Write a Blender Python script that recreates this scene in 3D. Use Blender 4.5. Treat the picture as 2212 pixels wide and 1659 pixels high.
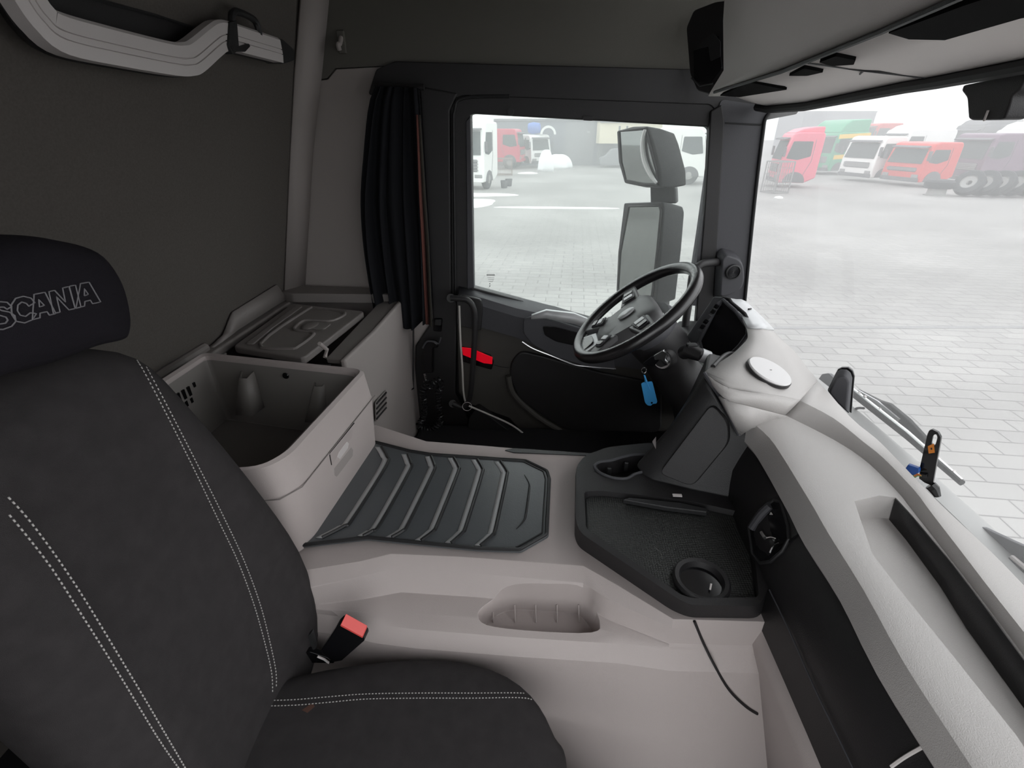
import bpy, bmesh, math, random
from mathutils import Vector as V, Matrix
random.seed(7)
for o in list(bpy.data.objects): bpy.data.objects.remove(o)
S = bpy.context.scene
COL = S.collection
R = math.radians

# ------------------------------------------------------------------ camera, sky, exposure
FPX, YAW, PITCH = 1050.0, R(4.0), R(27.5)
CAM = V((0, 0, 1.30))
FW = V((-math.sin(YAW)*math.cos(PITCH), math.cos(YAW)*math.cos(PITCH), -math.sin(PITCH)))
RT = V((math.cos(YAW), math.sin(YAW), 0)); UP = RT.cross(FW)
cd = bpy.data.cameras.new('camera'); cam = bpy.data.objects.new('camera', cd); COL.objects.link(cam)
cd.sensor_fit = 'HORIZONTAL'; cd.sensor_width = 36.0; cd.lens = FPX/2212*36; cd.clip_start = 0.02; cd.clip_end = 500
m = Matrix((RT, UP, -FW)).transposed().to_4x4(); m.translation = CAM; cam.matrix_world = m
S.camera = cam
W = bpy.data.worlds.new('overcast_sky'); S.world = W; W.use_nodes = True
bg = W.node_tree.nodes['Background']; bg.inputs[0].default_value = (0.97, 0.985, 1.0, 1); bg.inputs[1].default_value = 2.3
S.view_settings.view_transform = 'Standard'; S.view_settings.look = 'None'
S.view_settings.exposure = 0.0; S.view_settings.gamma = 1.0; S.view_settings.use_curve_mapping = False
S.cycles.max_bounces = 10; S.cycles.diffuse_bounces = 5; S.cycles.glossy_bounces = 4
S.cycles.transparent_max_bounces = 12; S.cycles.transmission_bounces = 6
S.cycles.caustics_reflective = False; S.cycles.caustics_refractive = False

# ------------------------------------------------------------------ measuring: points of the cab's own planes
def ray(p): return FW + RT*((p[0]-1106)/FPX) + UP*((829.5-p[1])/FPX)
def on(p, axis, v):
    d = ray(p); return CAM + d*((v-CAM[axis])/d[axis])
def ax(p, v): return on(p, 0, v)
def ay(p, v): return on(p, 1, v)
def az(p, v): return on(p, 2, v)
def apl(p, o, n):
    o, n = V(o), V(n); d = ray(p); return CAM + d*((o-CAM).dot(n)/d.dot(n))
GZ = -1.30
def gr(x, y): return az((x, y), GZ)

# ------------------------------------------------------------------ materials
MATS = {}
def mat(name, col, rough=0.6, metal=0.0, spec=0.5, bump=None, var=None, emit=None):
    mt = bpy.data.materials.new(name); mt.use_nodes = True
    nt = mt.node_tree; b = nt.nodes['Principled BSDF']
    b.inputs['Base Color'].default_value = (*col, 1); b.inputs['Roughness'].default_value = rough
    b.inputs['Metallic'].default_value = metal; b.inputs['Specular IOR Level'].default_value = spec
    tc = nt.nodes.new('ShaderNodeTexCoord')
    if bump:
        n = nt.nodes.new('ShaderNodeTexNoise'); n.inputs['Scale'].default_value = bump[0]; n.inputs['Detail'].default_value = 2
        nt.links.new(tc.outputs['Object'], n.inputs['Vector'])
        bp = nt.nodes.new('ShaderNodeBump'); bp.inputs['Strength'].default_value = bump[1]; bp.inputs['Distance'].default_value = 0.002
        nt.links.new(n.outputs['Fac'], bp.inputs['Height']); nt.links.new(bp.outputs['Normal'], b.inputs['Normal'])
    if var:
        n = nt.nodes.new('ShaderNodeTexNoise'); n.inputs['Scale'].default_value = var[0]; n.inputs['Detail'].default_value = 6
        nt.links.new(tc.outputs['Object'], n.inputs['Vector'])
        r = nt.nodes.new('ShaderNodeValToRGB')
        r.color_ramp.elements[0].position = 0.3; r.color_ramp.elements[1].position = 0.7
        r.color_ramp.elements[0].color = (*[c*(1-var[1]) for c in col], 1); r.color_ramp.elements[1].color = (*[min(1, c*(1+var[1])) for c in col], 1)
        nt.links.new(n.outputs['Fac'], r.inputs['Fac']); nt.links.new(r.outputs['Color'], b.inputs['Base Color'])
    if emit:
        b.inputs['Emission Color'].default_value = (*emit[0], 1); b.inputs['Emission Strength'].default_value = emit[1]
    MATS[name] = mt; return mt
def glass(name, haze, tint=(1, 1, 1)):
    mt = bpy.data.materials.new(name); mt.use_nodes = True; nt = mt.node_tree
    for n in list(nt.nodes): nt.nodes.remove(n)
    out = nt.nodes.new('ShaderNodeOutputMaterial'); tr = nt.nodes.new('ShaderNodeBsdfTransparent'); tr.inputs[0].default_value = (*tint, 1)
    tl = nt.nodes.new('ShaderNodeBsdfTranslucent'); tl.inputs[0].default_value = (0.95, 0.95, 0.95, 1)
    gl = nt.nodes.new('ShaderNodeBsdfGlossy'); gl.inputs['Roughness'].default_value = 0.02
    mx = nt.nodes.new('ShaderNodeMixShader'); mx2 = nt.nodes.new('ShaderNodeMixShader')
    tc = nt.nodes.new('ShaderNodeTexCoord'); n = nt.nodes.new('ShaderNodeTexNoise'); n.inputs['Scale'].default_value = 3; n.inputs['Detail'].default_value = 5
    mr = nt.nodes.new('ShaderNodeMapRange'); mr.inputs[3].default_value = haze*0.8; mr.inputs[4].default_value = haze*1.2
    nt.links.new(tc.outputs['Object'], n.inputs['Vector']); nt.links.new(n.outputs['Fac'], mr.inputs[0]); nt.links.new(mr.outputs[0], mx.inputs[0])
    nt.links.new(tr.outputs[0], mx.inputs[1]); nt.links.new(tl.outputs[0], mx.inputs[2])
    lw = nt.nodes.new('ShaderNodeLayerWeight'); lw.inputs[0].default_value = 0.15
    m3 = nt.nodes.new('ShaderNodeMath'); m3.operation = 'MULTIPLY'; m3.inputs[1].default_value = 0.05
    nt.links.new(lw.outputs['Fresnel'], m3.inputs[0]); nt.links.new(m3.outputs[0], mx2.inputs[0])
    nt.links.new(mx.outputs[0], mx2.inputs[1]); nt.links.new(gl.outputs[0], mx2.inputs[2]); nt.links.new(mx2.outputs[0], out.inputs[0])
    MATS[name] = mt; return mt

BEIGE = mat('beige_plastic', (0.435, 0.385, 0.372), 0.55, bump=(900, 0.25))
DASHT = mat('dash_plastic', (0.46, 0.44, 0.428), 0.48, spec=0.8, bump=(700, 0.35))
SLATE = mat('slate_plastic', (0.055, 0.055, 0.062), 0.55, bump=(700, 0.3))
BLACK = mat('black_plastic', (0.014, 0.013, 0.014), 0.5, bump=(700, 0.3))
GBLK = mat('gloss_black', (0.006, 0.006, 0.007), 0.12)
DARKG = mat('dark_grey_plastic', (0.018, 0.018, 0.019), 0.5, bump=(500, 0.3))
RUBBER = mat('rubber_mat', (0.075, 0.08, 0.085), 0.36, bump=(300, 0.1))
RUBBERD = mat('rubber_dark', (0.012, 0.012, 0.013), 0.5)
RUBBERL = mat('rubber_light', (0.40, 0.405, 0.41), 0.45)
FABRIC = mat('seat_fabric', (0.038, 0.0345, 0.0355), 0.95, spec=0.2, bump=(1400, 0.6), var=(40, 0.12))
FABRICD = mat('headrest_fabric', (0.013, 0.0115, 0.015), 0.95, spec=0.15, bump=(1400, 0.5))
THREAD = mat('grey_thread', (0.42, 0.40, 0.39), 0.9)
THREADD = mat('dim_thread', (0.16, 0.155, 0.165), 0.9)
WALLF = mat('wall_fabric', (0.11, 0.10, 0.092), 0.95, spec=0.1, bump=(900, 0.2), var=(200, 0.08))
TRIMG = mat('grey_trim', (0.33, 0.298, 0.285), 0.7, bump=(500, 0.2))
HEADL = mat('headliner', (0.13, 0.125, 0.112), 0.95, spec=0.1, bump=(600, 0.4))
LEDGE = mat('ledge_plastic', (0.21, 0.19, 0.183), 0.55, bump=(600, 0.2))
BIN = mat('bin_plastic', (0.21, 0.195, 0.185), 0.5, bump=(300, 0.1))
CURT = mat('curtain_cloth', (0.012, 0.0125, 0.015), 0.9, spec=0.15)
CURTR = mat('curtain_stripe', (0.10, 0.03, 0.022), 0.9)
CURTB = mat('curtain_lining', (0.05, 0.045, 0.036), 0.9)
ALU = mat('aluminium', (0.62, 0.58, 0.57), 0.45, metal=0.0)
CHROME = mat('chrome', (0.75, 0.75, 0.76), 0.2, metal=1.0)
SILVER = mat('silver_paint', (0.62, 0.63, 0.64), 0.4, metal=0.2)
WHITEP = mat('white_plastic', (0.72, 0.71, 0.71), 0.5)
LEATH = mat('wheel_leather', (0.014, 0.013, 0.014), 0.27, bump=(500, 0.15), spec=0.7)
SHADE_BLK = mat('console_shade_black', (0.004, 0.004, 0.004), 0.95, spec=0.05)  # near-black for plates that paint shade into the console hollows
CONS = mat('console_plastic', (0.72, 0.675, 0.655), 0.6, bump=(700, 0.2))
HUBG = mat('hub_grey', (0.13, 0.13, 0.133), 0.45, bump=(600, 0.15))
HOSE = mat('hose_black', (0.02, 0.02, 0.022), 0.22)
REDB = mat('red_button', (0.75, 0.09, 0.08), 0.4)
REDR = mat('red_reflector', (0.75, 0.006, 0.015), 0.3, emit=((1.0, 0.0, 0.02), 0.30))  # emission added so the reflector looks strongly lit
BLUE = mat('blue_tag', (0.05, 0.34, 0.72), 0.5)
BLUED = mat('blue_plug', (0.01, 0.07, 0.30), 0.45)
ORANGE = mat('orange_label', (0.6, 0.19, 0.02), 0.6)
GREENW = mat('green_wire', (0.12, 0.35, 0.1), 0.5)
REDW = mat('red_wire', (0.5, 0.12, 0.1), 0.5)
SEAL = mat('white_edge', (0.55, 0.53, 0.5), 0.4)
FLOORM = mat('floor_rubber', (0.012, 0.012, 0.014), 0.7)
STAIN = mat('rust_stain', (0.085, 0.04, 0.028), 0.9)
MIRR = mat('mirror_glass', (0.24, 0.25, 0.245), 0.03, metal=1.0)
HOUSE = mat('mirror_housing', (0.016, 0.017, 0.019), 0.5, bump=(300, 0.2))
STICK = mat('black_rubber_strip', (0.01, 0.01, 0.011), 0.6)
SCREEN = mat('dark_screen', (0.004, 0.004, 0.005), 0.25)
DOORG = mat('door_grey', (0.060, 0.056, 0.050), 0.7, bump=(500, 0.2))
GWIND = glass('windscreen_glass', 0.10)
GSIDE = glass('side_glass', 0.035, (0.97, 1.0, 0.985))
P = {}
for k, c in dict(white=(0.86, 0.86, 0.84), red=(0.62, 0.035, 0.03), crimson=(0.55, 0.02, 0.07), pink=(0.76, 0.13, 0.20), green=(0.03, 0.33, 0.17), yellow=(0.85, 0.55, 0.04),
                 purple=(0.13, 0.06, 0.115), dark=(0.10, 0.10, 0.11), blue=(0.10, 0.20, 0.55), glass=(0.035, 0.05, 0.052), tyre=(0.025, 0.028, 0.032), rim=(0.30, 0.30, 0.29),
                 steel=(0.25, 0.25, 0.25), hall=(0.16, 0.17, 0.20), hallg=(0.22, 0.225, 0.24), cream=(0.75, 0.68, 0.50), snow=(0.93, 0.94, 0.95), rust=(0.26, 0.2, 0.18), tarp=(0.8, 0.8, 0.77)).items():
    P[k] = mat('yard_'+k, c, 0.35 if k in ('white', 'red', 'pink', 'green', 'crimson', 'purple') else 0.7)
def fibre(name):
    mt = MATS[name]; return mt
# paving: concrete blocks with damp patches
pav = mat('paving', (0.4, 0.39, 0.38), 0.8); nt = pav.node_tree; b = nt.nodes['Principled BSDF']
tc = nt.nodes.new('ShaderNodeTexCoord'); mp = nt.nodes.new('ShaderNodeMapping'); mp.inputs['Rotation'].default_value = (0, 0, R(3))
nt.links.new(tc.outputs['Object'], mp.inputs[0])
bk = nt.nodes.new('ShaderNodeTexBrick'); bk.inputs['Scale'].default_value = 1.0; bk.inputs['Brick Width'].default_value = 0.44; bk.inputs['Row Height'].default_value = 0.22
bk.inputs['Mortar Size'].default_value = 0.008; bk.inputs['Color1'].default_value = (0.335, 0.33, 0.32, 1); bk.inputs['Color2'].default_value = (0.305, 0.30, 0.293, 1); bk.inputs['Mortar'].default_value = (0.19, 0.187, 0.183, 1)
nt.links.new(mp.outputs[0], bk.inputs['Vector'])
nz = nt.nodes.new('ShaderNodeTexNoise'); nz.inputs['Scale'].default_value = 0.25; nz.inputs['Detail'].default_value = 6; nt.links.new(tc.outputs['Object'], nz.inputs['Vector'])
mr = nt.nodes.new('ShaderNodeMapRange'); mr.inputs[1].default_value = 0.35; mr.inputs[2].default_value = 0.65; mr.inputs[3].default_value = 0.78; mr.inputs[4].default_value = 1.1
nt.links.new(nz.outputs['Fac'], mr.inputs[0])
mm = nt.nodes.new('ShaderNodeMix'); mm.data_type = 'RGBA'; mm.blend_type = 'MULTIPLY'; mm.inputs[0].default_value = 1.0
nt.links.new(bk.outputs['Color'], mm.inputs[6]); nt.links.new(mr.outputs[0], mm.inputs[7]); nt.links.new(mm.outputs[2], b.inputs['Base Color'])
# honeycomb rubber for the tray
hon = mat('honeycomb_rubber', (0.02, 0.021, 0.02), 0.45); nt = hon.node_tree; b = nt.nodes['Principled BSDF']
tc = nt.nodes.new('ShaderNodeTexCoord'); vo = nt.nodes.new('ShaderNodeTexVoronoi'); vo.inputs['Scale'].default_value = 190; vo.inputs['Randomness'].default_value = 0.15
nt.links.new(tc.outputs['Object'], vo.inputs['Vector']); bp = nt.nodes.new('ShaderNodeBump'); bp.inputs['Strength'].default_value = 0.8; bp.inputs['Distance'].default_value = 0.003
nt.links.new(vo.outputs['Distance'], bp.inputs['Height']); nt.links.new(bp.outputs['Normal'], b.inputs['Normal'])

# ------------------------------------------------------------------ mesh helpers
class MB:
    def __init__(s): s.v = []; s.f = []
    def add(s, vs, fs):
        n = len(s.v); s.v += [V(p) for p in vs]; s.f += [tuple(i+n for i in f) for f in fs]; return s
    def box(s, c, d, rot=None):
        c = V(c); q = []
        for i in (-.5, .5):
            for j in (-.5, .5):
                for k in (-.5, .5):
                    p = V((d[0]*i, d[1]*j, d[2]*k)); q.append(c + (rot @ p if rot else p))
        return s.add(q, [(0, 1, 3, 2), (4, 6, 7, 5), (0, 4, 5, 1), (2, 3, 7, 6), (0, 2, 6, 4), (1, 5, 7, 3)])
    def prism(s, poly, off):
        n = len(poly); off = V(off); a = [V(p) for p in poly]; b = [p+off for p in a]
        return s.add(a+b, [tuple(range(n)), tuple(range(2*n-1, n-1, -1))] + [(i, i+n, (i+1) % n+n, (i+1) % n) for i in range(n)])
    def ring(s, o, i, off):
        n = len(o); off = V(off); a = [V(p) for p in o]; c = [V(p) for p in i]
        vs = a + c + [p+off for p in a] + [p+off for p in c]; f = []
        for k in range(n):
            l = (k+1) % n
            f += [(k, l, n+l, n+k), (2*n+k, 3*n+k, 3*n+l, 2*n+l), (k, 2*n+k, 2*n+l, l), (n+k, n+l, 3*n+l, 3*n+k)]
        return s.add(vs, f)
    def loft(s, rows, close=False, caps=False):
        m_, n = len(rows), len(rows[0]); vs = [p for r in rows for p in r]; f = []
        for i in range(m_-1):
            for j in range(n if close else n-1):
                k = (j+1) % n; f.append((i*n+j, i*n+k, (i+1)*n+k, (i+1)*n+j))
        if caps: f += [tuple(range(n-1, -1, -1)), tuple(range((m_-1)*n, m_*n))]
        return s.add(vs, f)
    def tube(s, path, r, n=10, cyc=False):
        path = [V(p) for p in path]; rows = []; u = None; L = len(path)
        for i, p in enumerate(path):
            a = path[(i-1) % L] if cyc or i else p; c = path[(i+1) % L] if cyc or i < L-1 else p
            t = (c-a).normalized()
            if u is None: u = t.orthogonal().normalized()
            u = (u - t*u.dot(t)).normalized(); w = t.cross(u); rr = r[i] if isinstance(r, (list, tuple)) else r
            rows.append([p + (u*math.cos(q) + w*math.sin(q))*rr for q in [2*math.pi*k/n for k in range(n)]])
        if cyc: rows.append(rows[0])
        return s.loft(rows, True, not cyc)
    def lathe(s, prof, o, d, n=28, u=None, caps=None):
        caps = prof[0] != prof[-1] if caps is None else caps
        o, d = V(o), V(d).normalized(); u = V(u).normalized() if u else d.orthogonal().normalized(); w = d.cross(u)
        return s.loft([[o + d*h + (u*math.cos(q) + w*math.sin(q))*max(r, 1e-4) for q in [2*math.pi*k/n for k in range(n)]] for r, h in prof], True, caps)
    def ell(s, c, d, n=16, m_=10):
        return s.add([V(c)+V((d[0]*math.sin(math.pi*i/m_)*math.cos(2*math.pi*j/n), d[1]*math.sin(math.pi*i/m_)*math.sin(2*math.pi*j/n), d[2]*math.cos(math.pi*i/m_))) for i in range(m_+1) for j in range(n)],
                     [(i*n+j, i*n+(j+1) % n, (i+1)*n+(j+1) % n, (i+1)*n+j) for i in range(m_) for j in range(n)])
ORG = {}
def tag(o, label=None, cat=None, group=None, kind=None):
    if label: o['label'] = label
    if cat: o['category'] = cat
    if group: o['group'] = group
    if kind: o['kind'] = kind
    return o
def thing(name, label, cat, loc=(0, 0, 0), group=None, kind=None):
    o = bpy.data.objects.new(name, None); COL.objects.link(o); o.location = loc; o.empty_display_size = 0.05; ORG[o.name] = V(loc)
    return tag(o, label, cat, group, kind)
def obj(name, mb, mt, parent=None, bev=0, seg=2, sub=0, sol=0, ang=0.6, label=None, cat=None, group=None, kind=None, flat=False):
    if parent is not None: og = ORG[parent.name]
    else:
        lo = V([min(p[i] for p in mb.v) for i in range(3)]); hi = V([max(p[i] for p in mb.v) for i in range(3)]); og = V(((lo.x+hi.x)/2, (lo.y+hi.y)/2, lo.z))
    me = bpy.data.meshes.new(name); me.from_pydata([p-og for p in mb.v], [], mb.f); me.validate()
    bm = bmesh.new(); bm.from_mesh(me); bmesh.ops.remove_doubles(bm, verts=bm.verts, dist=1e-6); bmesh.ops.recalc_face_normals(bm, faces=bm.faces); bm.to_mesh(me); bm.free()
    me.materials.append(mt)
    o = bpy.data.objects.new(name, me); COL.objects.link(o); ORG[o.name] = og
    if parent is not None: o.parent = parent
    else: o.location = og
    if not flat:
        me.shade_smooth(); me.set_sharp_from_angle(angle=ang)
    if sol:
        d = o.modifiers.new('thick', 'SOLIDIFY'); d.thickness = abs(sol); d.offset = -1 if sol > 0 else 1
    if bev:
        d = o.modifiers.new('bevel', 'BEVEL'); d.width = bev; d.segments = seg; d.limit_method = 'ANGLE'; d.angle_limit = R(28); d.harden_normals = True
    if sub:
        d = o.modifiers.new('subdivision', 'SUBSURF'); d.levels = sub; d.render_levels = sub
    return tag(o, label, cat, group, kind)
def struct(name, mb, mt, label, cat, **k): return obj(name, mb, mt, None, label=label, cat=cat, kind='structure', **k)
def sm(pts, n=6, cyc=False):          # smooth curve through points
    pts = [V(p) for p in pts]; L = len(pts); out = []
    rng = range(L) if cyc else range(L-1)
    for i in rng:
        g = (lambda k: pts[k % L]) if cyc else (lambda k: pts[max(0, min(L-1, k))])
        p0, p1, p2, p3 = g(i-1), g(i), g(i+1), g(i+2)
        for j in range(n):
            t = j/n; out.append(0.5*((2*p1) + (p2-p0)*t + (2*p0-5*p1+4*p2-p3)*t*t + (3*p1-p0-3*p2+p3)*t**3))
    if not cyc: out.append(pts[-1])
    return out
def rnd(pts, r, n=4):                 # polygon with rounded corners
    pts = [V(p) for p in pts]; L = len(pts); out = []
    for i in range(L):
        p, a, c = pts[i], pts[i-1], pts[(i+1) % L]; ra = r[i] if isinstance(r, (list, tuple)) else r
        da, dc = a-p, c-p; k = min(ra, da.length*.45, dc.length*.45)
        if k < 1e-6: out.append(p); continue
        s0, s1 = p+da.normalized()*k, p+dc.normalized()*k
        for j in range(n+1):
            t = j/n; out.append(s0*(1-t)**2 + p*2*t*(1-t) + s1*t*t)
    return out
def resamp(pts, n):
    pts = [V(p) for p in pts]; d = [0]
    for a, c in zip(pts, pts[1:]): d.append(d[-1]+(c-a).length)
    out = []; i = 0
    for k in range(n):
        t = d[-1]*k/(n-1)
        while i < len(d)-2 and d[i+1] < t: i += 1
        u = (t-d[i])/max(1e-9, d[i+1]-d[i]); out.append(pts[i].lerp(pts[i+1], min(1, u)))
    return out
def dashes(path, step, ln, r, surf=None):   # sewn stitches: short thread pieces along a path
    path = [V(p) for p in path]; L = sum((c-a).length for a, c in zip(path, path[1:])); n = max(2, int(L/step)); q = resamp(path, n*4+1); mb = MB()
    for i in range(n):
        mb.tube([q[4*i], q[4*i+1], q[4*i+2], q[4*i+3]][:3], r, 5)
    return mb
def py(poly, Y): return [ay(p, Y) for p in poly]
def px(poly, X): return [ax(p, X) for p in poly]
def pz(poly, Z): return [az(p, Z) for p in poly]

# ------------------------------------------------------------------ the yard and the cab shell
g = MB(); g.box((10, 60, GZ-0.05), (240, 240, 0.1)); struct('ground_yard', g, pav, 'pale concrete block paving of the truck yard outside', 'ground', flat=True)
FZ = -0.10
RA, RB = ay((635, 150), 1.95), ay((612, 630), 1.95)
def rear(y, z): t = (z-RB.z)/(RA.z-RB.z); return V((RB.x+(RA.x-RB.x)*t, y, z))
struct('floor', MB().box((-.2, .95, FZ-.02), (2.6, 2.4, .04)), FLOORM, 'black rubber cab floor in the footwells', 'floor')
struct('ceiling', MB().box((-.1, .95, 2.02), (2.3, 2.4, .04)), HEADL, 'grey cab roof lining', 'ceiling')
struct('wall_rear', MB().prism([rear(-.2, FZ), rear(2.12, FZ), rear(2.12, 2.0), rear(-.2, 2.0)], (-.06, 0, 0)), WALLF, 'dark fabric rear wall behind the seat', 'wall')
# passenger side around the open doorway
o_ = [(-1.35, -.17, FZ), (.98, -.17, FZ), (.86, -.17, 2.0), (-.83, -.17, 2.0)]; i_ = [(-.42, -.17, FZ+.02), (.80, -.17, FZ+.02), (.70, -.17, 1.56), (-.42, -.17, 1.56)]
struct('wall_right', MB().ring(o_, i_, (0, -.06, 0)), TRIMG, 'grey side wall around the open passenger doorway', 'wall')
# driver side: headliner, corner, lower side trim
up_ = py([(690, 171), (706, 169), (724, 147), (830, 142), (850, 136), (1100, 150), (1480, 165), (1640, 200)], 2.05)
up_ = [rear(2.05, up_[0].z)] + up_ + [V((.95, 2.05, 2.0)), rear(2.05, 2.0)]
struct('wall_left', MB().prism(up_, (0, .05, 0)), HEADL, 'dark grey fabric headliner above the driver door', 'wall')
lo_ = py([(690, 173), (708, 171), (726, 149), (832, 144), (925, 190), (960, 700)], 2.05)
lo_ = lo_ + [V((lo_[-1].x, 2.05, FZ)), rear(2.05, FZ), rear(2.05, lo_[0].z)]
struct('wall_corner', MB().prism(lo_, (0, .05, 0)), TRIMG, 'grey side trim behind the dark curtain', 'wall', bev=.004)
c0, c1 = [ay(p, 1.95) for p in ((652, -60), (635, 150), (625, 330), (612, 632))], [ay(p, 2.045) for p in ((712, -60), (690, 170), (672, 330), (655, 628))]
struct('trim_corner', MB().loft([c0, [a.lerp(b_, .5)+V((.004, -.004, 0)) for a, b_ in zip(c0, c1)], c1]), TRIMG, 'light grey corner strip between rear wall and side trim', 'trim', sol=.01)
# A small coat hook on the headliner
hk = thing('coat_hook', 'small grey coat hook on the headliner above the curtain', 'hook', ay((740, 105), 2.05))
a = ay((738, 75), 2.05); c = ay((740, 108), 2.05)
obj('hook_plate', MB().box((a+c)/2+V((0, -.005, 0)), (.03, .012, .07)), HEADL, hk, bev=.005)
obj('hook_prong', MB().tube(sm([a+V((0, -.01, -.01)), a+V((.0, -.03, -.03)), c+V((0, -.036, .012)), c+V((0, -.03, -.004))]), .008, 10), TRIMG, hk)
# black door surround and B pillar
hd = rnd(py([(795, 205), (812, 150), (852, 132), (1100, 139), (1482, 149), (1600, 150), (1725, 190), (1725, 246), (1640, 262), (1555, 250), (1535, 226), (1000, 206), (985, 212), (905, 212)], 2.03), .012)
struct('trim_header', MB().prism(hd, (0, .06, 0)), BLACK, 'black trim over the driver door', 'trim', bev=.006)
bp_ = py([(905, 185), (990, 200), (972, 240), (975, 640), (988, 655), (984, 850), (1012, 905), (1010, 990), (850, 990), (868, 900), (893, 880), (897, 748), (935, 690)], 2.026)
tp = struct('trim_pillar', MB().prism(bp_, (0, .06, 0)), BLACK, 'black pillar trim behind the driver door', 'trim', bev=.008)
sw = thing('seat_belt_height_button', 'small black button on the pillar below the curtain hem', 'button', ay((947, 700), 2.02))
obj('button_frame', MB().prism(rnd(py([(938, 686), (957, 686), (955, 716), (936, 714)], 2.03), .008), (0, -.008, 0)), GBLK, sw, bev=.002)
obj('push_button', MB().prism(rnd(py([(941, 689), (954, 689), (953, 702), (940, 701)], 2.022), .004), (0, -.008, 0)), DARKG, sw, bev=.002)
# entry step, black
stp = thing('entry_step', 'black moulded step at the foot of the driver door', 'step', (0, 1.8, FZ))
obj('step_tread', MB().box((.06, 1.78, FZ+.06), (1.3, .46, .12)), FLOORM, stp, bev=.02)
obj('step_riser', MB().prism(rnd(py([(1012, 905), (1030, 880), (1160, 975), (1180, 1000), (1010, 1000)], 1.97), .02), (0, .05, 0)), BLACK, stp, bev=.008)
# driver door
dr = thing('door_1', 'driver door with grey panel, black armrest and tall window', 'door', (0.2, 2.05, FZ), kind='structure')
fo = rnd(py([(975, 640), (972, 240), (1002, 196), (1538, 214), (1562, 262), (1530, 760), (1200, 720)], 2.035), [0, .05, .08, .08, .05, 0, 0])
def ringpts(poly, n, Y, r):
    return resamp([*rnd(py(poly, Y), r), rnd(py(poly, Y), r)[0]], n)[:-1]
FO = [(975, 650), (972, 225), (990, 196), (1536, 214), (1562, 240), (1533, 765), (1300, 740)]
FI = [(1023, 622), (1017, 248), (1024, 246), (1528, 274), (1534, 280), (1512, 735), (1275, 690)]
def corr(poly, Y, r, n=14):
    pts = py(poly, Y); out = []; L = len(pts)
    for i in range(L):
        p, a, c = pts[i], pts[i-1], pts[(i+1) % L]; k = min(r[i], (a-p).length*.4, (c-p).length*.4)
        s0, s1 = p+(a-p).normalized()*k, p+(c-p).normalized()*k
        for j in range(7): t = j/6; out.append(s0*(1-t)**2+p*2*t*(1-t)+s1*t*t)
    return out
obj('door_frame', MB().ring(corr(FO, 2.035, [.001, .04, .05, .07, .05, .001, .001]), corr(FI, 2.035, [.001, .01, .01, .012, .012, .001, .001]), (0, .05, 0)), BLACK, dr, bev=.006)
obj('frame_gasket', MB().tube(sm(py([(984, 640), (980, 300), (982, 240), (1000, 212), (1100, 208)], 2.03), 5), .006, 8), STICK, dr)
gu = py([(1009, 625), (1006, 262), (1016, 250), (1024, 622)], 2.03)
obj('window_guide', MB().prism(gu, (0, .02, 0)), SLATE, dr, bev=.004)
obj('frame_stud', MB().lathe([(.001, 0), (.012, 0), (.012, .006), (.001, .006)], ay((1103, 241), 2.03), (0, -1, 0), 14), DARKG, dr)
obj('window_catch', MB().prism(rnd(py([(1258, 250), (1282, 251), (1280, 261), (1260, 260)], 2.03), .003), (0, .02, 0)), BLACK, dr, bev=.002)
gl = py([(1005, 640), (1005, 235), (1545, 262), (1525, 790), (1280, 720)], 2.06)
wg = obj('window_2', MB().prism(gl, (0, .004, 0)), GSIDE, dr, flat=True)
tx = MB(); random.seed(3)
for i in range(9): a = ay((1052+i*2, 594), 2.055); tx.box(a, (.0025, .001, .006+.002*(i % 2)))
for i in range(3): tx.box(ay((1060, 600+4*i), 2.055), (.03-.006*i, .001, .0012))
for i in range(2): tx.box(ay((1058, 613+5*i), 2.055), (.004, .001, .004))
obj('glass_mark', tx, SLATE, wg, flat=True)
# main panel
dp = py([(985, 640), (1040, 640), (1290, 715), (1535, 770), (1540, 900), (1420, 990), (1160, 975), (1100, 905), (1018, 876), (990, 850)], 2.02)
obj('door_panel', MB().prism(dp, (0, .04, 0)), DOORG, dr, bev=.01)
obj('inner_panel', MB().prism(py([(955, 645), (1024, 645), (1285, 715), (1535, 780), (1545, 1020), (955, 1020)], 2.065), (0, .03, 0)), BLACK, dr)
obj('panel_seam', MB().tube(py([(1066, 788), (1085, 793), (1100, 794)], 2.019), .0018, 6), BLACK, dr)
# window sill + armrest band as one swept moulding
sA = [ay(p, 2.055) for p in ((992, 612), (1026, 622), (1110, 641), (1200, 662), (1290, 690), (1400, 722), (1535, 770))]
sB = [ay(p, 1.985) for p in ((990, 634), (1042, 644), (1115, 666), (1200, 684), (1290, 708), (1400, 738), (1535, 780))]
sC = [ay(p, 1.965) for p in ((990, 660), (1043, 662), (1115, 684), (1200, 700), (1290, 722), (1400, 752), (1535, 790))]
sD = [ay(p, 1.975) for p in ((990, 690), (1040, 708), (1112, 728), (1170, 752), (1280, 785), (1400, 800), (1535, 835))]
sE = [p+V((0, .05, 0)) for p in sD]
obj('sill_band', MB().loft([sA, sB, sC, sD, sE]), SLATE, dr, sol=.008, ang=.5)
obj('band_block', MB().prism(rnd(py([(988, 632), (1040, 644), (1044, 660), (1040, 712), (988, 700)], 1.975), .012), (0, -.02, 0)), BLACK, dr, bev=.008)
ar = thing_ar = obj('armrest', MB().loft([[ay(p, 1.95) for p in q] for q in (
    ((1148, 682), (1180, 671), (1240, 678), (1300, 702), (1400, 735)), ((1147, 690), (1180, 688), (1240, 700), (1300, 720), (1400, 752)))]), SILVER, dr, sol=.02)
arm_o = rnd(py([(1130, 690), (1148, 684), (1200, 694), (1320, 730), (1330, 800), (1290, 800), (1200, 772), (1150, 745), (1130, 720)], 1.955), .015)
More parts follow.
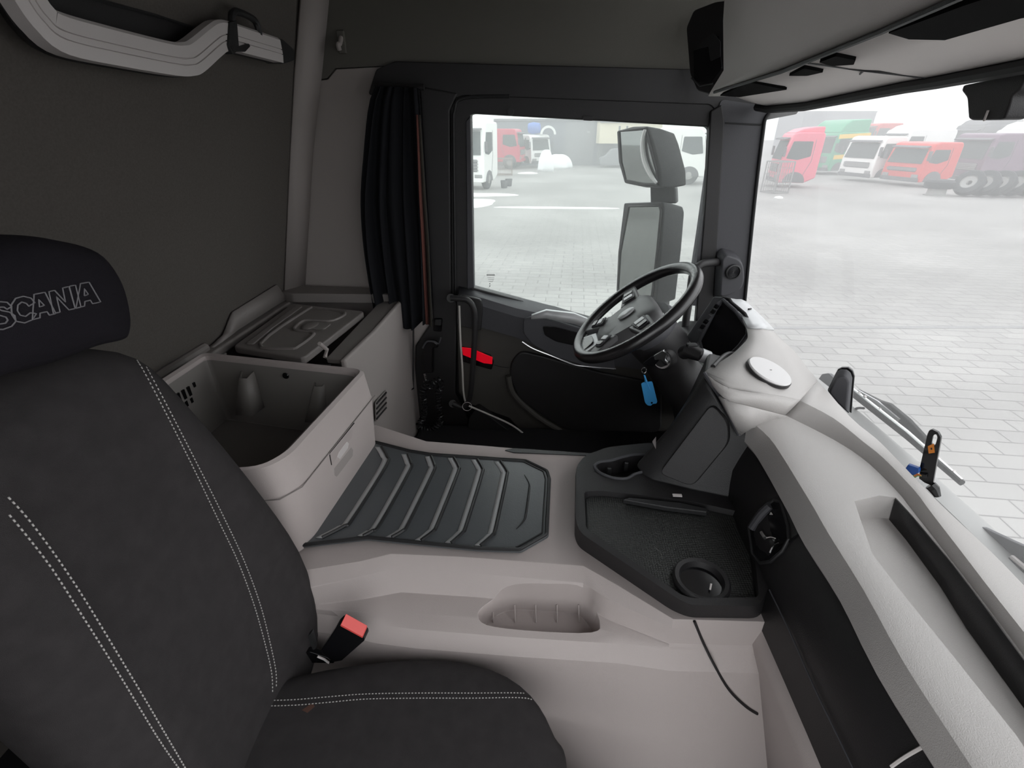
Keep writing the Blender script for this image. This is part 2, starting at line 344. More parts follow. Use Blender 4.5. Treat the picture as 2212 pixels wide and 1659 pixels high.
obj('armrest_body', MB().prism(arm_o, (0, .05, 0)), SLATE, dr, bev=.012, seg=3)
obj('handle_recess', MB().prism(rnd(py([(1172, 704), (1200, 705), (1290, 730), (1290, 758), (1200, 738), (1176, 724)], 1.953), .012), (0, .004, 0)), GBLK, dr, bev=.003)
obj('chrome_strip', MB().tube(sm(py([(1128, 738), (1150, 752), (1190, 768), (1235, 786), (1262, 791), (1330, 797)], 1.95), 5), .004, 8), CHROME, dr)
pk = rnd(py([(1103, 783), (1124, 758), (1170, 768), (1300, 805), (1430, 830), (1430, 930), (1330, 962), (1260, 950), (1180, 905), (1120, 862), (1100, 815)], 2.0), .03)
obj('door_pocket', MB().prism(pk, (0, .02, 0)), BLACK, dr, bev=.01, seg=3)
obj('pocket_lip', MB().tube(sm(py([(1098, 812), (1108, 850), (1150, 892), (1200, 925), (1262, 958), (1340, 970)], 2.0), 5), .014, 10), DOORG, dr)
rf = obj('reflector_housing', MB().prism(rnd(py([(994, 748), (1060, 768), (1067, 782), (1062, 799), (994, 780)], 2.01), .006), (0, .02, 0)), GBLK, dr, bev=.003)
rl = obj('reflector', MB().prism(py([(997, 750), (1018, 753), (1064, 772), (1063, 787), (1045, 785), (1000, 767)], 2.008), (0, .006, 0)), REDR, rf, bev=.002, label='red reflector with added glow')
sl = MB().tube(sm(py([(992, 660), (995, 740), (999, 800), (1001, 845), (1008, 872), (1030, 884), (1060, 897), (1105, 918), (1140, 945), (1172, 980)], 1.955), 6), .0045, 8)
obj('door_edge', sl, SEAL, dr, label='white painted door edge')
from mathutils.bvhtree import BVHTree
def bvh(o):
    bpy.context.view_layer.update()
    dg = bpy.context.evaluated_depsgraph_get(); e = o.evaluated_get(dg); me = e.to_mesh(); mw = o.matrix_world
    t = BVHTree.FromPolygons([mw @ v.co for v in me.vertices], [tuple(p.vertices) for p in me.polygons]); e.to_mesh_clear(); return t
def onto(t, pts, lift=0.0, miss=None):     # points where the sight lines meet a surface
    out = []
    for p in pts:
        h = t.ray_cast(CAM, ray(p).normalized())
        if h[0] is not None: out.append(h[0] - ray(p).normalized()*lift)
    return out
def cut(o, mb):                            # carve a hollow out of a closed mesh
    me = bpy.data.meshes.new('cutter'); og = o.matrix_world.translation if False else ORG[o.name]
    me.from_pydata([p-og for p in mb.v], [], mb.f); bm = bmesh.new(); bm.from_mesh(me); bmesh.ops.recalc_face_normals(bm, faces=bm.faces); bm.to_mesh(me); bm.free()
    c = bpy.data.objects.new('cutter', me); COL.objects.link(c)
    if o.parent is not None: c.location = o.parent.location
    else: c.location = o.location
    d = o.modifiers.new('cut', 'BOOLEAN'); d.object = c; d.operation = 'DIFFERENCE'; d.solver = 'EXACT'
    bpy.context.view_layer.update(); dg = bpy.context.evaluated_depsgraph_get()
    n = bpy.data.meshes.new_from_object(o.evaluated_get(dg)); o.modifiers.clear(); old = o.data; o.data = n; bpy.data.meshes.remove(old)
    bpy.data.objects.remove(c); bpy.data.meshes.remove(me); n.shade_smooth(); n.set_sharp_from_angle(angle=0.5)

# ------------------------------------------------------------------ windscreen and A pillar
def gx(y, top): k = 1-((y-1.0)/1.05)**2; return (.755+.05*k) if top else (.865+.07*k)
ys = [2.10-.11*i for i in range(22)]
wn = thing('window_1', 'large hazy windscreen in front of the dashboard', 'window', (.9, 1, .55), kind='structure')
obj('windscreen_pane', MB().loft([[V((gx(y, 0), y, .50)) for y in ys], [V(((gx(y, 0)+gx(y, 1))/2+.012, y, .95)) for y in ys], [V((gx(y, 1), y, 1.44)) for y in ys]]), GWIND, wn, ang=1.5)
ap = thing('trim_front_pillar', 'dark grey pillar between door window and windscreen', 'trim', ay((1600, 645), 2.03), kind='structure')
obj('pillar_cover', MB().prism(rnd(py([(1556, 214), (1700, 236), (1662, 246), (1648, 262), (1632, 420), (1605, 665), (1490, 660), (1515, 500)], 2.025), [.02, .01, .01, .015, .001, .001, .001, .001]), (0, .07, 0)), SLATE, ap, bev=.012, seg=3)
obj('pillar_gasket', MB().prism(py([(1535, 240), (1560, 225), (1566, 265), (1548, 560), (1538, 700), (1502, 700), (1520, 480)], 2.02), (0, .03, 0)), BLACK, ap, bev=.006)
obj('glass_seal', MB().tube(sm(py([(1700, 238), (1668, 243), (1654, 256), (1648, 290), (1630, 440), (1608, 665)], 2.02), 6), .006, 8), STICK, ap)
obj('cover_seam', MB().tube(py([(1566, 266), (1646, 270)], 2.024), .003, 6), STICK, ap)
pod = rnd(py([(1546, 546), (1558, 534), (1590, 545), (1602, 562), (1605, 600), (1598, 622), (1570, 640), (1540, 646)], 2.02), .02)
obj('speaker_pod', MB().loft([pod, [p.lerp(sum(pod, V())/len(pod), .22)+V((0, -.05, 0)) for p in pod]], True, True), SLATE, ap, bev=.012, seg=3)
c = ay((1583, 587), 1.968)
tw = obj('tweeter', MB().lathe([(.001, 0), (.030, 0), (.030, .008), (.025, .010), (.025, .004), (.001, .006)], c, (.15, -1, 0), 28), DARKG, ap)
gm = MB()
for i in range(5): gm.lathe([(.004+.004*i, .004), (.005+.004*i, .008), (.006+.004*i, .004)], c, (.15, -1, 0), 24)
obj('speaker_mesh', gm, SLATE, tw)
gh = thing('grab_handle', 'black bent grab handle between steering wheel and front pillar', 'handle', ay((1475, 722), 1.93))
obj('bar', MB().tube(sm([ay((1556, 566), 2.01), ay((1535, 567), 1.97), ay((1513, 572), 1.94), ay((1497, 592), 1.93), ay((1490, 640), 1.92), ay((1482, 690), 1.91), ay((1474, 745), 1.91)], 6), .015, 12), BLACK, gh)
obj('mount', MB().lathe([(.001, 0), (.024, 0), (.02, .02), (.001, .02)], ay((1556, 566), 2.02), (-.1, -1, 0), 16), SLATE, gh)

# ------------------------------------------------------------------ engine tunnel
b0 = [(610, 1241), (664, 1231), (781, 1212), (845, 1196), (1000, 1203), (1260, 1222), (1330, 1262), (1455, 1338), (1640, 1343)]
b1 = [(610, 1283), (672, 1269), (762, 1250), (851, 1228), (1000, 1236), (1260, 1260), (1315, 1296), (1452, 1352), (1642, 1348)]
rr = [(610, 1316), (734, 1332), (820, 1350), (901, 1360), (1102, 1376), (1260, 1386), (1340, 1391), (1448, 1380), (1645, 1354)]
ff = [(770, 915), (813, 918), (850, 930), (921, 953), (1050, 963), (1260, 981), (1330, 985), (1420, 990), (1580, 990)]
TZ = .45
B0, B1, RR, FFt = pz(b0, TZ-.002), pz(b1, TZ-.022), [az(p, z) for p, z in zip(rr, [.365]*6+[.37, .40, .42])], pz(ff, TZ+.012)
for q_ in (B0, B1, RR, FFt): q_.append(q_[-1]+V((.16, 0, 0)))
for i in (7, 8, 9):
    B1[i] = B0[i]+V((0, -.004, -.02)); RR[i] = B0[i]+V((0, -.012, -.08))
BM = [a.lerp(c, .25)+V((0, 0, -.030)) for a, c in zip(B1, RR)]; BM2 = [a.lerp(c, .7)+V((0, 0, -.008)) for a, c in zip(B1, RR)]
DN = [V((p.x, p.y-.022, p.z-.03)) for p in RR]; BT = [V((p.x, p.y-.05, FZ)) for p in RR]
FI_ = [p+V((0, -.03, -.004)) for p in FFt]; FI2 = [p+V((0, -.05, -.012)) for p in FFt]; FB = [V((p.x, p.y+.06, FZ)) for p in FFt]
etn = thing('engine_tunnel', 'wide beige moulded engine tunnel with ribbed mat between the seats', 'console', (-.1, .9, FZ))
rows = [list(q) for q in zip(FB, FFt, FI_, FI2, B0, B1, BM, BM2, RR, DN, BT)]
tb = obj('tunnel_body', MB().loft(rows, True, True), BEIGE, etn, ang=.7)
pkp = [(1028, 1312), (1052, 1290), (1096, 1272), (1180, 1274), (1258, 1282), (1288, 1306), (1301, 1336), (1284, 1351), (1150, 1346), (1046, 1334)]
pt = sm(pz(pkp, .40), 4, True); pb = [p.lerp(sum(pt, V())/len(pt), .10)+V((0, .008, -.075)) for p in pt]
cut(tb, MB().loft([[p+(p-b_)*.6 for p, b_ in zip(pt, pb)], pt, pb], True, True))
tb.modifiers.new('b', 'BEVEL'); bd = tb.modifiers['b']; bd.width = .006; bd.segments = 3; bd.limit_method = 'ANGLE'; bd.angle_limit = R(35); bd.harden_normals = True
TBV = bvh(tb)
for i, u in enumerate((1065, 1112, 1157, 1203, 1250)):
    q = onto(TBV, [(u, 1306 if u > 1080 else 1322), (u+1, 1345)], .001)
    if len(q) > 1: obj('pocket_rib', MB().tube(q, .0018, 6), BEIGE, tb)
obj('rail_slot', MB().prism(rnd(pz([(1090, 972), (1110, 968), (1290, 980), (1290, 985), (1110, 977)], TZ+.013), .003), (0, 0, -.004)), DARKG, etn)
# panel joint and foot trim beside the dash
sq = onto(TBV, [(1500, 1342), (1520, 1390), (1545, 1440), (1575, 1490), (1610, 1525), (1636, 1542)], .004)
if len(sq) > 2: obj('panel_joint', MB().tube(sm(sq, 4), .003, 6), BLACK, etn)

# ribbed mat
Z = lambda pts: [(560+x*.31645, 880+y*.31645) for x, y in pts]
mo = [(245, 930), (750, 235), (1020, 305), (1170, 330), (1830, 375), (1975, 445), (1992, 500), (1975, 890), (1790, 997), (1500, 988), (740, 912), (270, 965)]
mt_ = thing('rubber_mat', 'dark ribbed rubber mat lying on the beige engine tunnel', 'mat', az((900, 1080), TZ))
MO = rnd(pz(Z(mo), TZ+.004), .006)
obj('mat_base', MB().prism(MO, (0, 0, .008)), RUBBER, mt_, bev=.004)
cen = sum(MO, V())/len(MO)
obj('mat_rim', MB().tube([p.lerp(cen, .02)+V((0, 0, .008)) for p in MO], .0045, 8, True), RUBBERD, mt_)
obj('mat_edge', MB().tube([p.lerp(cen, .055)+V((0, 0, .008)) for p in MO[8:44]], .0025, 6), RUBBERD, mt_)
GR = [[(835, 270), (872, 335), (870, 395), (640, 760), (580, 812), (430, 890)], [(1015, 320), (1037, 380), (1030, 430), (830, 790), (770, 845), (710, 878)], [(1175, 335), (1197, 395), (1190, 440), (1020, 790), (980, 843), (905, 888)],
      [(1330, 345), (1362, 405), (1355, 450), (1220, 790), (1190, 843), (1105, 908)], [(1490, 357), (1523, 415), (1520, 460), (1415, 800), (1390, 853), (1310, 925)], [(1648, 370), (1690, 433), (1688, 480), (1615, 820), (1590, 873), (1510, 943)]]
for i, g_ in enumerate(GR):
    q = sm(pz(Z(g_), TZ+.0140), 5); w = sm(pz(Z([(x-46, y-2) for x, y in g_]), TZ+.0135), 5)
    obj('groove', MB().tube([p+V((0, 0, .0006)) for p in q], .0042, 6), RUBBERD, mt_, label='narrow black groove')
    obj('rib', MB().loft([w, [a.lerp(c, .5) for a, c in zip(w, q)], q]), RUBBERL, mt_, sol=.0015, label='paler rib edge')
obj('groove', MB().tube(sm(pz(Z([(1810, 460), (1843, 520), (1842, 570), (1822, 720), (1805, 775), (1755, 830)]), TZ+.013), 5), [.0006+.0024*math.sin(math.pi*i/25) for i in range(26)], 6), RUBBERD, mt_)
obj('groove', MB().tube(sm(pz(Z([(716, 300), (712, 348), (600, 500), (470, 700), (390, 785)]), TZ+.013), 5), .002, 6), RUBBERD, mt_)

# ------------------------------------------------------------------ storage box, bunk base and lid
bx_ = thing('storage_box', 'open grey storage box with a front latch beside the ribbed mat', 'box', (-.75, 1.0, TZ))
def bl(z, f, ins=0):
    q = [(-1.03+ins, 1.285-ins), (-.495+f-ins, 1.205-ins), (-.52+f-ins, .80), (-.545+f-ins, .752+ins*.3), (-.61, .735+ins), (-1.03+ins, .735+ins)]
    return rnd([(x, y, z) for x, y in q], [.02, .03, .03, .03, .05, .02], 4)
obj('box_body', MB().loft([bl(TZ+.003, .0), bl(.62, .012), bl(.625, .010), bl(.70, .0), bl(.705, -.006, .004), bl(.70, -.004, .014), bl(.48, -.02, .03)], True, True), BEIGE, bx_, ang=.5)
ins = [p+V((0, 0, .0)) for p in bl(.69, -.005, .016)]
obj('box_liner', MB().loft([bl(.688, -.005, .0165), bl(.49, -.018, .034)], True), BIN, bx_, ang=.5)
obj('box_floor', MB().prism(bl(.486, -.018, .03), (0, 0, -.004)), BIN, bx_)
obj('front_seam', MB().tube([V((-.481, 1.2, .622)), V((-.507, .79, .622)), V((-.535, .748, .622)), V((-.62, .732, .622))], 0.0012, 6), LEDGE, bx_)
for a, c in (((528, 815), (535, 890)), ((690, 832), (683, 905))):
    p0, p1 = ay(a, 1.200), ay(c, 1.185)
    obj('liner_rib', MB().loft([[p0+V((-.02, .02, .01)), p0+V((-.012, -.008, 0)), p0+V((.012, -.008, 0)), p0+V((.02, .02, .01))], [p1+V((-.036, .03, 0)), p1+V((-.026, -.02, 0)), p1+V((.026, -.02, 0)), p1+V((.036, .03, 0))]]), BIN, bx_, sol=.004)
obj('drain_hole', MB().lathe([(.001, 0), (.010, 0), (.008, .003), (.001, .003)], ay((617, 812), 1.218), (0, -1, 0), 16), GBLK, bx_)
obj('floor_ridge', MB().tube(sm([az(p, .487) for p in ((478, 905), (485, 898), (540, 902), (545, 910), (490, 908))], 4, True), .003, 6, True), BIN, bx_)
BXV = bvh([o for o in bx_.children if o.name.startswith('box_body')][0])
q = onto(BXV, [(713, 981), (763, 917), (761, 944), (717, 1004)], .002)
lc = obj('latch', MB().prism(q, (-.006, 0, 0)), BEIGE, bx_, bev=.0015, label='pinkish grey latch flap')
obj('latch_slot', MB().tube(onto(BXV, [(711, 979), (738, 946), (764, 914)], .002), .0022, 6), GBLK, lc)
obj('latch_slot', MB().tube(onto(BXV, [(712, 982), (716, 1004)], .001), .0014, 6), GBLK, lc)
obj('latch_finger_tab', MB().prism(onto(BXV, [(729, 988), (732, 978), (750, 954), (754, 958), (752, 968), (735, 992)], .004), (-.003, 0, 0)), ALU, lc, bev=.0008)
q = onto(BXV, [(722, 1012), (759, 966), (763, 972), (762, 985), (728, 1030), (723, 1027)], .001)
obj('latch_recess', MB().prism(q, (-.003, 0, 0)), TRIMG, bx_, bev=.001)
vt = MB()
for r_ in range(3):
    for c_ in range(5):
        a = ax((408-c_*11+r_*6, 845+r_*24+c_*7), -1.009); vt.box(a, (.006, .010, .028))
obj('vent_slots', vt, GBLK, bx_)
obj('keyhole', MB().box(ax((419, 831), -1.009), (.005, .008, .014)), GBLK, bx_)

bb = thing('bunk_cabinet', 'grey bunk cabinet with ledge along the rear wall behind the storage box', 'cabinet', (-1.0, 1.4, FZ))
bw = lambda pts, z: [az(p, z) for p in pts]
lz = .66
obj('ledge', MB().prism([rear(2.04, lz)+V((.0, 0, 0)), *bw([(640, 640), (650, 668), (700, 690)], lz)[:0], V((-1.07, 2.04, lz)), V((-1.075, 1.31, lz)), V((-1.08, .5, lz)), rear(.5, lz)], (0, 0, -.03)), LEDGE, bb, bev=.008, seg=3)
obj('hinge_arm', MB().loft([[ax(p, -1.03) for p in ((425, 787), (455, 773), (478, 765), (484, 762))], [ax(p, -1.03) for p in ((426, 797), (456, 786), (470, 782), (486, 770))]]), LEDGE, bx_, sol=.008)
# raised tray flange on the ledge against the rear wall
fl = [(418, 742), (452, 716), (472, 678), (566, 643), (576, 662), (585, 668), (512, 700), (455, 738)]
obj('raised_flange', MB().loft([[rear(y, z)+V((.012, 0, 0)) for y, z in ((1.42, .66), (1.50, .675), (1.56, .735), (1.87, .745), (1.93, .675))], [rear(y, z)+V((.03, 0, 0)) for y, z in ((1.42, .662), (1.50, .664), (1.56, .668), (1.87, .668), (1.93, .664))]]), LEDGE, bb, sol=.008)
obj('wall_roll', MB().tube([rear(y, .668)+V((.012, 0, 0)) for y in (.5, 1.0, 1.4)], .016, 10), LEDGE, bb)
# cabinet beside the driver door, under the curtain
fr = [V((-.625, 1.36, .655)), V((-.60, 1.60, .665)), V((-.60, 2.04, .665)), V((-.60, 2.04, FZ)), V((-.62, 1.36, FZ))]
obj('cabinet_front', MB().prism(fr, (-.02, 0, 0)), TRIMG, bb, bev=.008, seg=3)
obj('cabinet_top', MB().prism([V((-.605, 2.04, .66)), V((-.605, 1.60, .66)), V((-.63, 1.375, .65)), V((-.70, 1.385, .65)), V((-.70, 2.04, .66))], (0, 0, -.02)), LEDGE, bb, bev=.006)
obj('clip_edge', MB().tube([ax(p, -.655) for p in ((690, 742), (706, 755), (702, 772))], .006, 8), TRIMG, bb)
vs = MB()
for i in range(4): vs.tube([ax((813, 872+i*11-(0)), -.598), ax((834, 848+i*11), -.598)], .004, 6)
obj('side_vents', vs, BLACK, bb)
obj('vent_frame', MB().prism(rnd([ax(p, -.5985) for p in ((811, 868), (834, 842), (836, 880), (812, 912))], .006), (-.002, 0, 0)), LEDGE, bb, bev=.001)
obj('side_ledge', MB().prism(rnd([V((-1.16, 2.03, .70)), V((-1.13, 1.93, .70)), V((-1.05, 1.90, .70)), V((-.62, 1.95, .69)), V((-.62, 2.03, .69))], .01), (0, 0, -.04)), LEDGE, bb, bev=.004)
obj('far_wall', MB().box((-.80, 1.325, .50), (.34, .02, .27)), LEDGE, bb)
obj('hinge_gap', MB().box((-.82, 1.322, .645), (.32, .03, .012)), GBLK, bb)
ld = thing('storage_hatch', 'grey moulded lid with finger handle behind the open storage box', 'lid', az((640, 715), .66))
L0 = bw([(502, 748), (655, 774), (788, 672), (632, 655)], .665)
obj('lid_panel', MB().prism(rnd(L0, .02), (0, 0, -.025)), LEDGE, ld, bev=.006, seg=3)
def inl(u, v, dz=0): return (L0[0].lerp(L0[3], v)).lerp(L0[1].lerp(L0[2], v), u)+V((0, 0, dz))
obj('lid_ridge', MB().prism(rnd([inl(u, v) for u, v in ((.14, .05), (.24, .07), (.20, .40), (.20, .93), (.10, .93), (.12, .40))], .01), (0, 0, .006)), LEDGE, ld, bev=.004)
obj('lid_recess', MB().tube(sm([inl(u, v, .001) for u, v in ((.3, .1), (.72, .1), (.78, .16), (.78, .36), (.72, .42), (.5, .42), (.44, .48), (.44, .62), (.6, .66), (.78, .7), (.8, .9), (.4, .94), (.3, .85))], 4, True), .006, 8, True), LEDGE, ld)
hd_ = obj('finger_handle', MB().prism(rnd([inl(u, v, .0) for u, v in ((.52, .47), (.52, .60), (.82, .63), (.82, .50))], .012), (0, 0, .004)), BIN, ld, bev=.002)
obj('handle_cup', MB().ell(inl(.60, .54, .002), (.03, .04, .006)), LEDGE, hd_)

# ------------------------------------------------------------------ dashboard
db = thing('dashboard', 'light grey moulded dashboard with black lower face across the cab front', 'dashboard', (.6, 1.0, FZ))
st_ = [((1765, 820), (1728, 865), (1695, 896), (1649, 913), (1594, 940)), ((1837, 901), (1800, 903), (1760, 928), (1692, 950), (1625, 972)), ((1890, 945), (1862, 952), (1822, 962), (1728, 1000), (1650, 1012)),
       ((1927, 981), (1910, 991), (1877, 1001), (1762, 1053), (1680, 1066)), ((1993, 1050), (1976, 1060), (1937, 1060), (1803, 1117), (1705, 1112)), ((2043, 1100), (2006, 1100), (1969, 1100), (1835, 1170), (1735, 1172)),
       ((2139, 1190), (2080, 1196), (2050, 1203), (1908, 1292), (1810, 1290)), ((2230, 1283), (2160, 1300), (2135, 1313), (2000, 1450), (1890, 1450)), ((2400, 1460), (2320, 1500), (2290, 1520), (2137, 1659), (2019, 1659)), ((2640, 1720), (2560, 1790), (2520, 1820), (2330, 1950), (2200, 1950))]
zs = (.72, .715, .695, .695, .64)
zs1 = {0: (.72, .735, .708, .697, .64), 1: (.72, .725, .70, .697, .64), 2: (.72, .718, .697, .696, .64)}
D = [[az(p, z) for p, z in zip(r_, zs1.get(i, zs))] for i, r_ in enumerate(st_)]
for r_ in D:                                  # rounded lip between the light top and the textured front
    t_, b_ = r_[3], r_[4]
    r_.insert(4, t_.lerp(b_, .40)+V((-.006, 0, .016))); r_.insert(5, b_.lerp(t_, .22)+V((-.004, 0, .010)))
def fill(rows, n):                            # more stations, smoothed along the dash
    cols = [sm([r_[j] for r_ in rows], n) for j in range(len(rows[0]))]
    return [list(q) for q in zip(*cols)]
DF = fill(D, 3)
top = obj('dash_top', MB().loft([[*r_[:3]] for r_ in DF]), DASHT, db, sol=.005, ang=.25)
# trough floor and recessed tray
tr = obj('dash_shelf', MB().loft([[r_[2], r_[2].lerp(r_[3], .5), r_[3], r_[4], r_[5], r_[6], r_[6]+V((.02, 0, -.03)), r_[2]+V((-.01, 0, -.085))] for r_ in DF], True, True), DASHT, db, ang=.9)
TRV = bvh(tr)
# long tray sunk into the passenger side
tc_ = [(1846, 1080), (1900, 1068), (1935, 1072), (1975, 1115), (2060, 1215), (2145, 1325), (2290, 1525), (2500, 1800), (2330, 1790), (2200, 1590), (2080, 1440), (1960, 1292), (1885, 1195)]
tt = [az(p, .697) for p in tc_]; tcn = sum(tt, V())/len(tt)
tl = []
for p in tt: tl.append(p + (tcn-p).normalized()*.012 + V((0, 0, -.045)))
def applied(o):
    bpy.context.view_layer.update(); dg = bpy.context.evaluated_depsgraph_get(); n = bpy.data.meshes.new_from_object(o.evaluated_get(dg)); o.modifiers.clear(); o.data = n
cut(tr, MB().loft([[p+V((0, 0, .05)) for p in tt], tt, tl], True, True))
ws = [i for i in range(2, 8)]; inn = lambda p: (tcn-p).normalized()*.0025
obj('tray_wall_shade', MB().loft([[tt[i]+inn(tt[i])+V((0, 0, -.003)) for i in ws], [tl[i]+inn(tl[i]) for i in ws]]), BLACK, db, sol=.001, label='black strip painted as shade on the tray wall')  # black strip paints shade onto the tray's back wall
bd = tr.modifiers.new('b', 'BEVEL'); bd.width = .012; bd.segments = 3; bd.limit_method = 'ANGLE'; bd.angle_limit = R(30)
# hump round the instruments
def zz(rows): return [[az((p[0], p[1]), p[2]) for p in r_] for r_ in rows]
H = zz([[(1612, 655, .78), (1600, 650, .80), (1590, 650, .80), (1578, 648, .80), (1568, 646, .80)],
        [(1655, 697, .75), (1645, 692, .79), (1635, 690, .80), (1620, 692, .80), (1604, 690, .80)],
        [(1688, 733, .735), (1670, 735, .78), (1652, 732, .80), (1634, 728, .80), (1616, 725, .80)],
        [(1715, 757, .73), (1690, 762, .77), (1660, 762, .79), (1630, 757, .80), (1600, 748, .80)],
        [(1740, 790, .725), (1706, 800, .76), (1660, 800, .78), (1615, 790, .79), (1574, 770, .795)],
        [(1765, 820, .72), (1720, 832, .748), (1655, 828, .775), (1590, 815, .785), (1532, 796, .788)],
        [(1766, 824, .72), (1728, 865, .735), (1662, 852, .765), (1575, 838, .775), (1521, 806, .78)]])
HF = fill(H, 4)
obj('instrument_hump', MB().loft(HF), DASHT, db, sol=.005, ang=1.0)
# dark facet under the hump, down to the lip
f1 = [az((1521, 806), .78), az((1575, 838), .775), az((1662, 852), .765), az((1728, 865), .735)]
f2 = [az((1536, 830), .765), az((1567, 862), .755), az((1614, 876), .742), az((1696, 897), .708)]
f3 = [az((1556, 858), .74), az((1597, 940), .667), az((1622, 924), .684), az((1696, 906), .697)]
f2b = [az((1556, 855), .752), az((1567, 862), .755), az((1614, 876), .742), az((1696, 897), .708)]
obj('hump_front', MB().loft([resamp(sm(f1, 5), 14), resamp(sm([a_.lerp(c_, .5)+V((0, -.002, .002)) for a_, c_ in zip(f1, f2)], 5), 14), resamp(sm(f2, 5), 14)]), DASHT, db, sol=.004, ang=.9)
obj('hump_face', MB().loft([f2b, f3]), DASHT, db, sol=.004, ang=.3)
obj('hump_edge', MB().tube(sm([f1[0], f2[0], f3[0], f3[1]], 5), .005, 8), SLATE, db)
# black front face
lo2 = [(1600, 965), (1612, 1010), (1625, 1060), (1640, 1120), (1640, 1180), (1650, 1240), (1690, 1340), (1745, 1460), (1836, 1659), (1960, 1950)]
lo3 = [(1560, 1080), (1575, 1120), (1590, 1160), (1605, 1215), (1615, 1270), (1633, 1332), (1660, 1395), (1706, 1500), (1774, 1659), (1890, 1950)]
FA = [r_[6]+V((.012, 0, 0)) for r_ in D]
FBk = [az(p, z) for p, z in zip(lo2, (.61, .59, .58, .57, .56, .55, .55, .55, .55, .55))]
FC = [ax(p, x) for p, x in zip(lo3, (.46, .46, .455, .452, .45, .447, .447, .447, .447, .447))]
FBk = [a.lerp(c, .45)+V((-.012, 0, 0)) for a, c in zip(FA, FC)]
fcols = fill([list(q) for q in zip(FA, FBk, FC)], 3)
fcv = obj('front_face', MB().loft(fcols), BLACK, db, sol=.005, ang=.5)
FD = [p+V((.05, 0, -.02)) for p in FC[4:]]; FE = [V((p.x+.12, p.y, FZ)) for p in FC[4:]]
obj('lower_trim', MB().loft([[a, c+V((-.06, 0, -.02)), d] for a, c, d in zip([p+V((.0, 0, 0)) for p in FC[4:]], FD, FE)]), BEIGE, db, sol=.015)
obj('panel_gap', MB().tube([a+V((-.003, 0, 0)) for a in sm([r_.lerp(q, .30) for r_, q in zip(FBk[5:], FC[5:])], 3)], .0015, 6), SLATE, db)
FV = bvh(fcv)
# parking brake pod in the front face
pp = [(1617, 1138), (1640, 1104), (1662, 1087), (1672, 1080), (1687, 1085), (1702, 1136), (1704, 1165), (1690, 1190), (1664, 1213), (1642, 1216), (1626, 1196)]
q = onto(FV, pp, .004)
pod = obj('switch_pod', MB().prism(q, (.012, 0, 0)), GBLK, db, bev=.004, seg=3)
obj('pod_rim', MB().tube(q, .0035, 8, True), DARKG, pod)
obj('pod_top', MB().tube(sm(onto(FV, [(1624, 1140), (1645, 1110), (1664, 1092)], .008), 4), .009, 10), SLATE, pod)
obj('switch_lever', MB().tube(onto(FV, [(1645, 1150), (1650, 1158), (1653, 1162)], .012), .004, 8), CHROME, pod, label='small chrome lever')
obj('lever_line', MB().tube(sm(onto(FV, [(1655, 1162), (1665, 1160), (1675, 1163)], .008), 4), .001, 6), ALU, pod)
obj('chrome_arc', MB().tube(sm(onto(FV, [(1663, 1194), (1670, 1180), (1683, 1172)], .009), 4), .0015, 6), CHROME, pod)
obj('warning_mark', MB().prism(onto(FV, [(1663, 1112), (1666, 1106), (1670, 1112)], .007), (-.001, 0, 0)), ALU, pod)
dl_ = onto(FV, [(1652, 1210), (1690, 1180), (1724, 1155)], .002)
if len(dl_) > 2: obj('drawer_gap', MB().tube(sm(dl_, 5), .002, 6), GBLK, db)
dl_ = onto(FV, [(1925, 1656), (1955, 1635), (1995, 1612)], .002)
if len(dl_) > 2: obj('drawer_pull', MB().tube(sm(dl_, 5), .0022, 6), ALU, db)
kn = onto(FV, [(1550, 1118), (1570, 1150), (1590, 1212)], .004)
for p in kn: obj('socket', MB().lathe([(.001, 0), (.012, 0), (.010, .008), (.007, .008), (.006, .002), (.001, .002)], p, (-1, -.3, .2), 18), GBLK, db)
# white sensor disc
HV = bvh(db.children[[c.name for c in db.children].index('instrument_hump')] if any(c.name == 'instrument_hump' for c in db.children) else top)
dc = onto(HV, [(1660, 805)], 0)
if dc:
    n_ = onto(HV, [(1650, 800), (1672, 802), (1660, 814)], 0); nn = (n_[1]-n_[0]).cross(n_[2]-n_[0]).normalized(); nn = nn if nn.z > 0 else -nn
    ds = thing('round_speaker_cover', 'white round disc lying on the light grey dashboard top', 'disc', dc[0])
    obj('disc', MB().lathe([(.001, .001), (.052, .001), (.054, .005), (.052, .008), (.001, .0085)], dc[0], nn, 40), WHITEP, ds)
    obj('disc_base', MB().lathe([(.001, -.004), (.056, -.004), (.056, .002), (.001, .002)], dc[0], nn, 40), BLACK, ds)
    obj('disc_mark', MB().box(dc[0]+nn*.0088, (.006, .0015, .0008)), SLATE, ds)
# instrument cluster: hood, dark screen, air vents
cl = thing('instrument_cluster', 'black instrument cluster with dark screen and silver hood behind the steering wheel', 'instrument', (.55, 1.45, .6))
scr = [(1516, 742), (1522, 766), (1575, 745), (1600, 738), (1617, 722), (1613, 704), (1590, 672), (1565, 650), (1540, 675)]
so, sn_ = V((.56, 1.42, .70)), V((-.72, -.45, .30))
q = [apl(p, so, sn_) for p in [(1512, 736), (1520, 768), (1545, 785), (1576, 768), (1598, 746), (1615, 722), (1614, 706), (1588, 671), (1562, 648), (1553, 655)]]
obj('screen', MB().prism(q, (.02, .012, -.008)), SCREEN, cl, bev=.002)
obj('screen_rim', MB().tube(q, .006, 8, True), SLATE, cl)
hq = [(1556, 640), (1572, 644), (1577, 652), (1592, 664), (1606, 676), (1618, 700), (1622, 712)]
hb = [(1600, 644), (1612, 650), (1620, 660), (1632, 672), (1644, 688), (1656, 704), (1656, 712)]
obj('hood_edge', MB().loft([[apl(p, so, sn_) for p in hq], [apl((p[0]+7, p[1]-1), so+V((.012, 0, .01)), sn_) for p in hq]]), BLACK, cl, sol=.012, bev=.003)
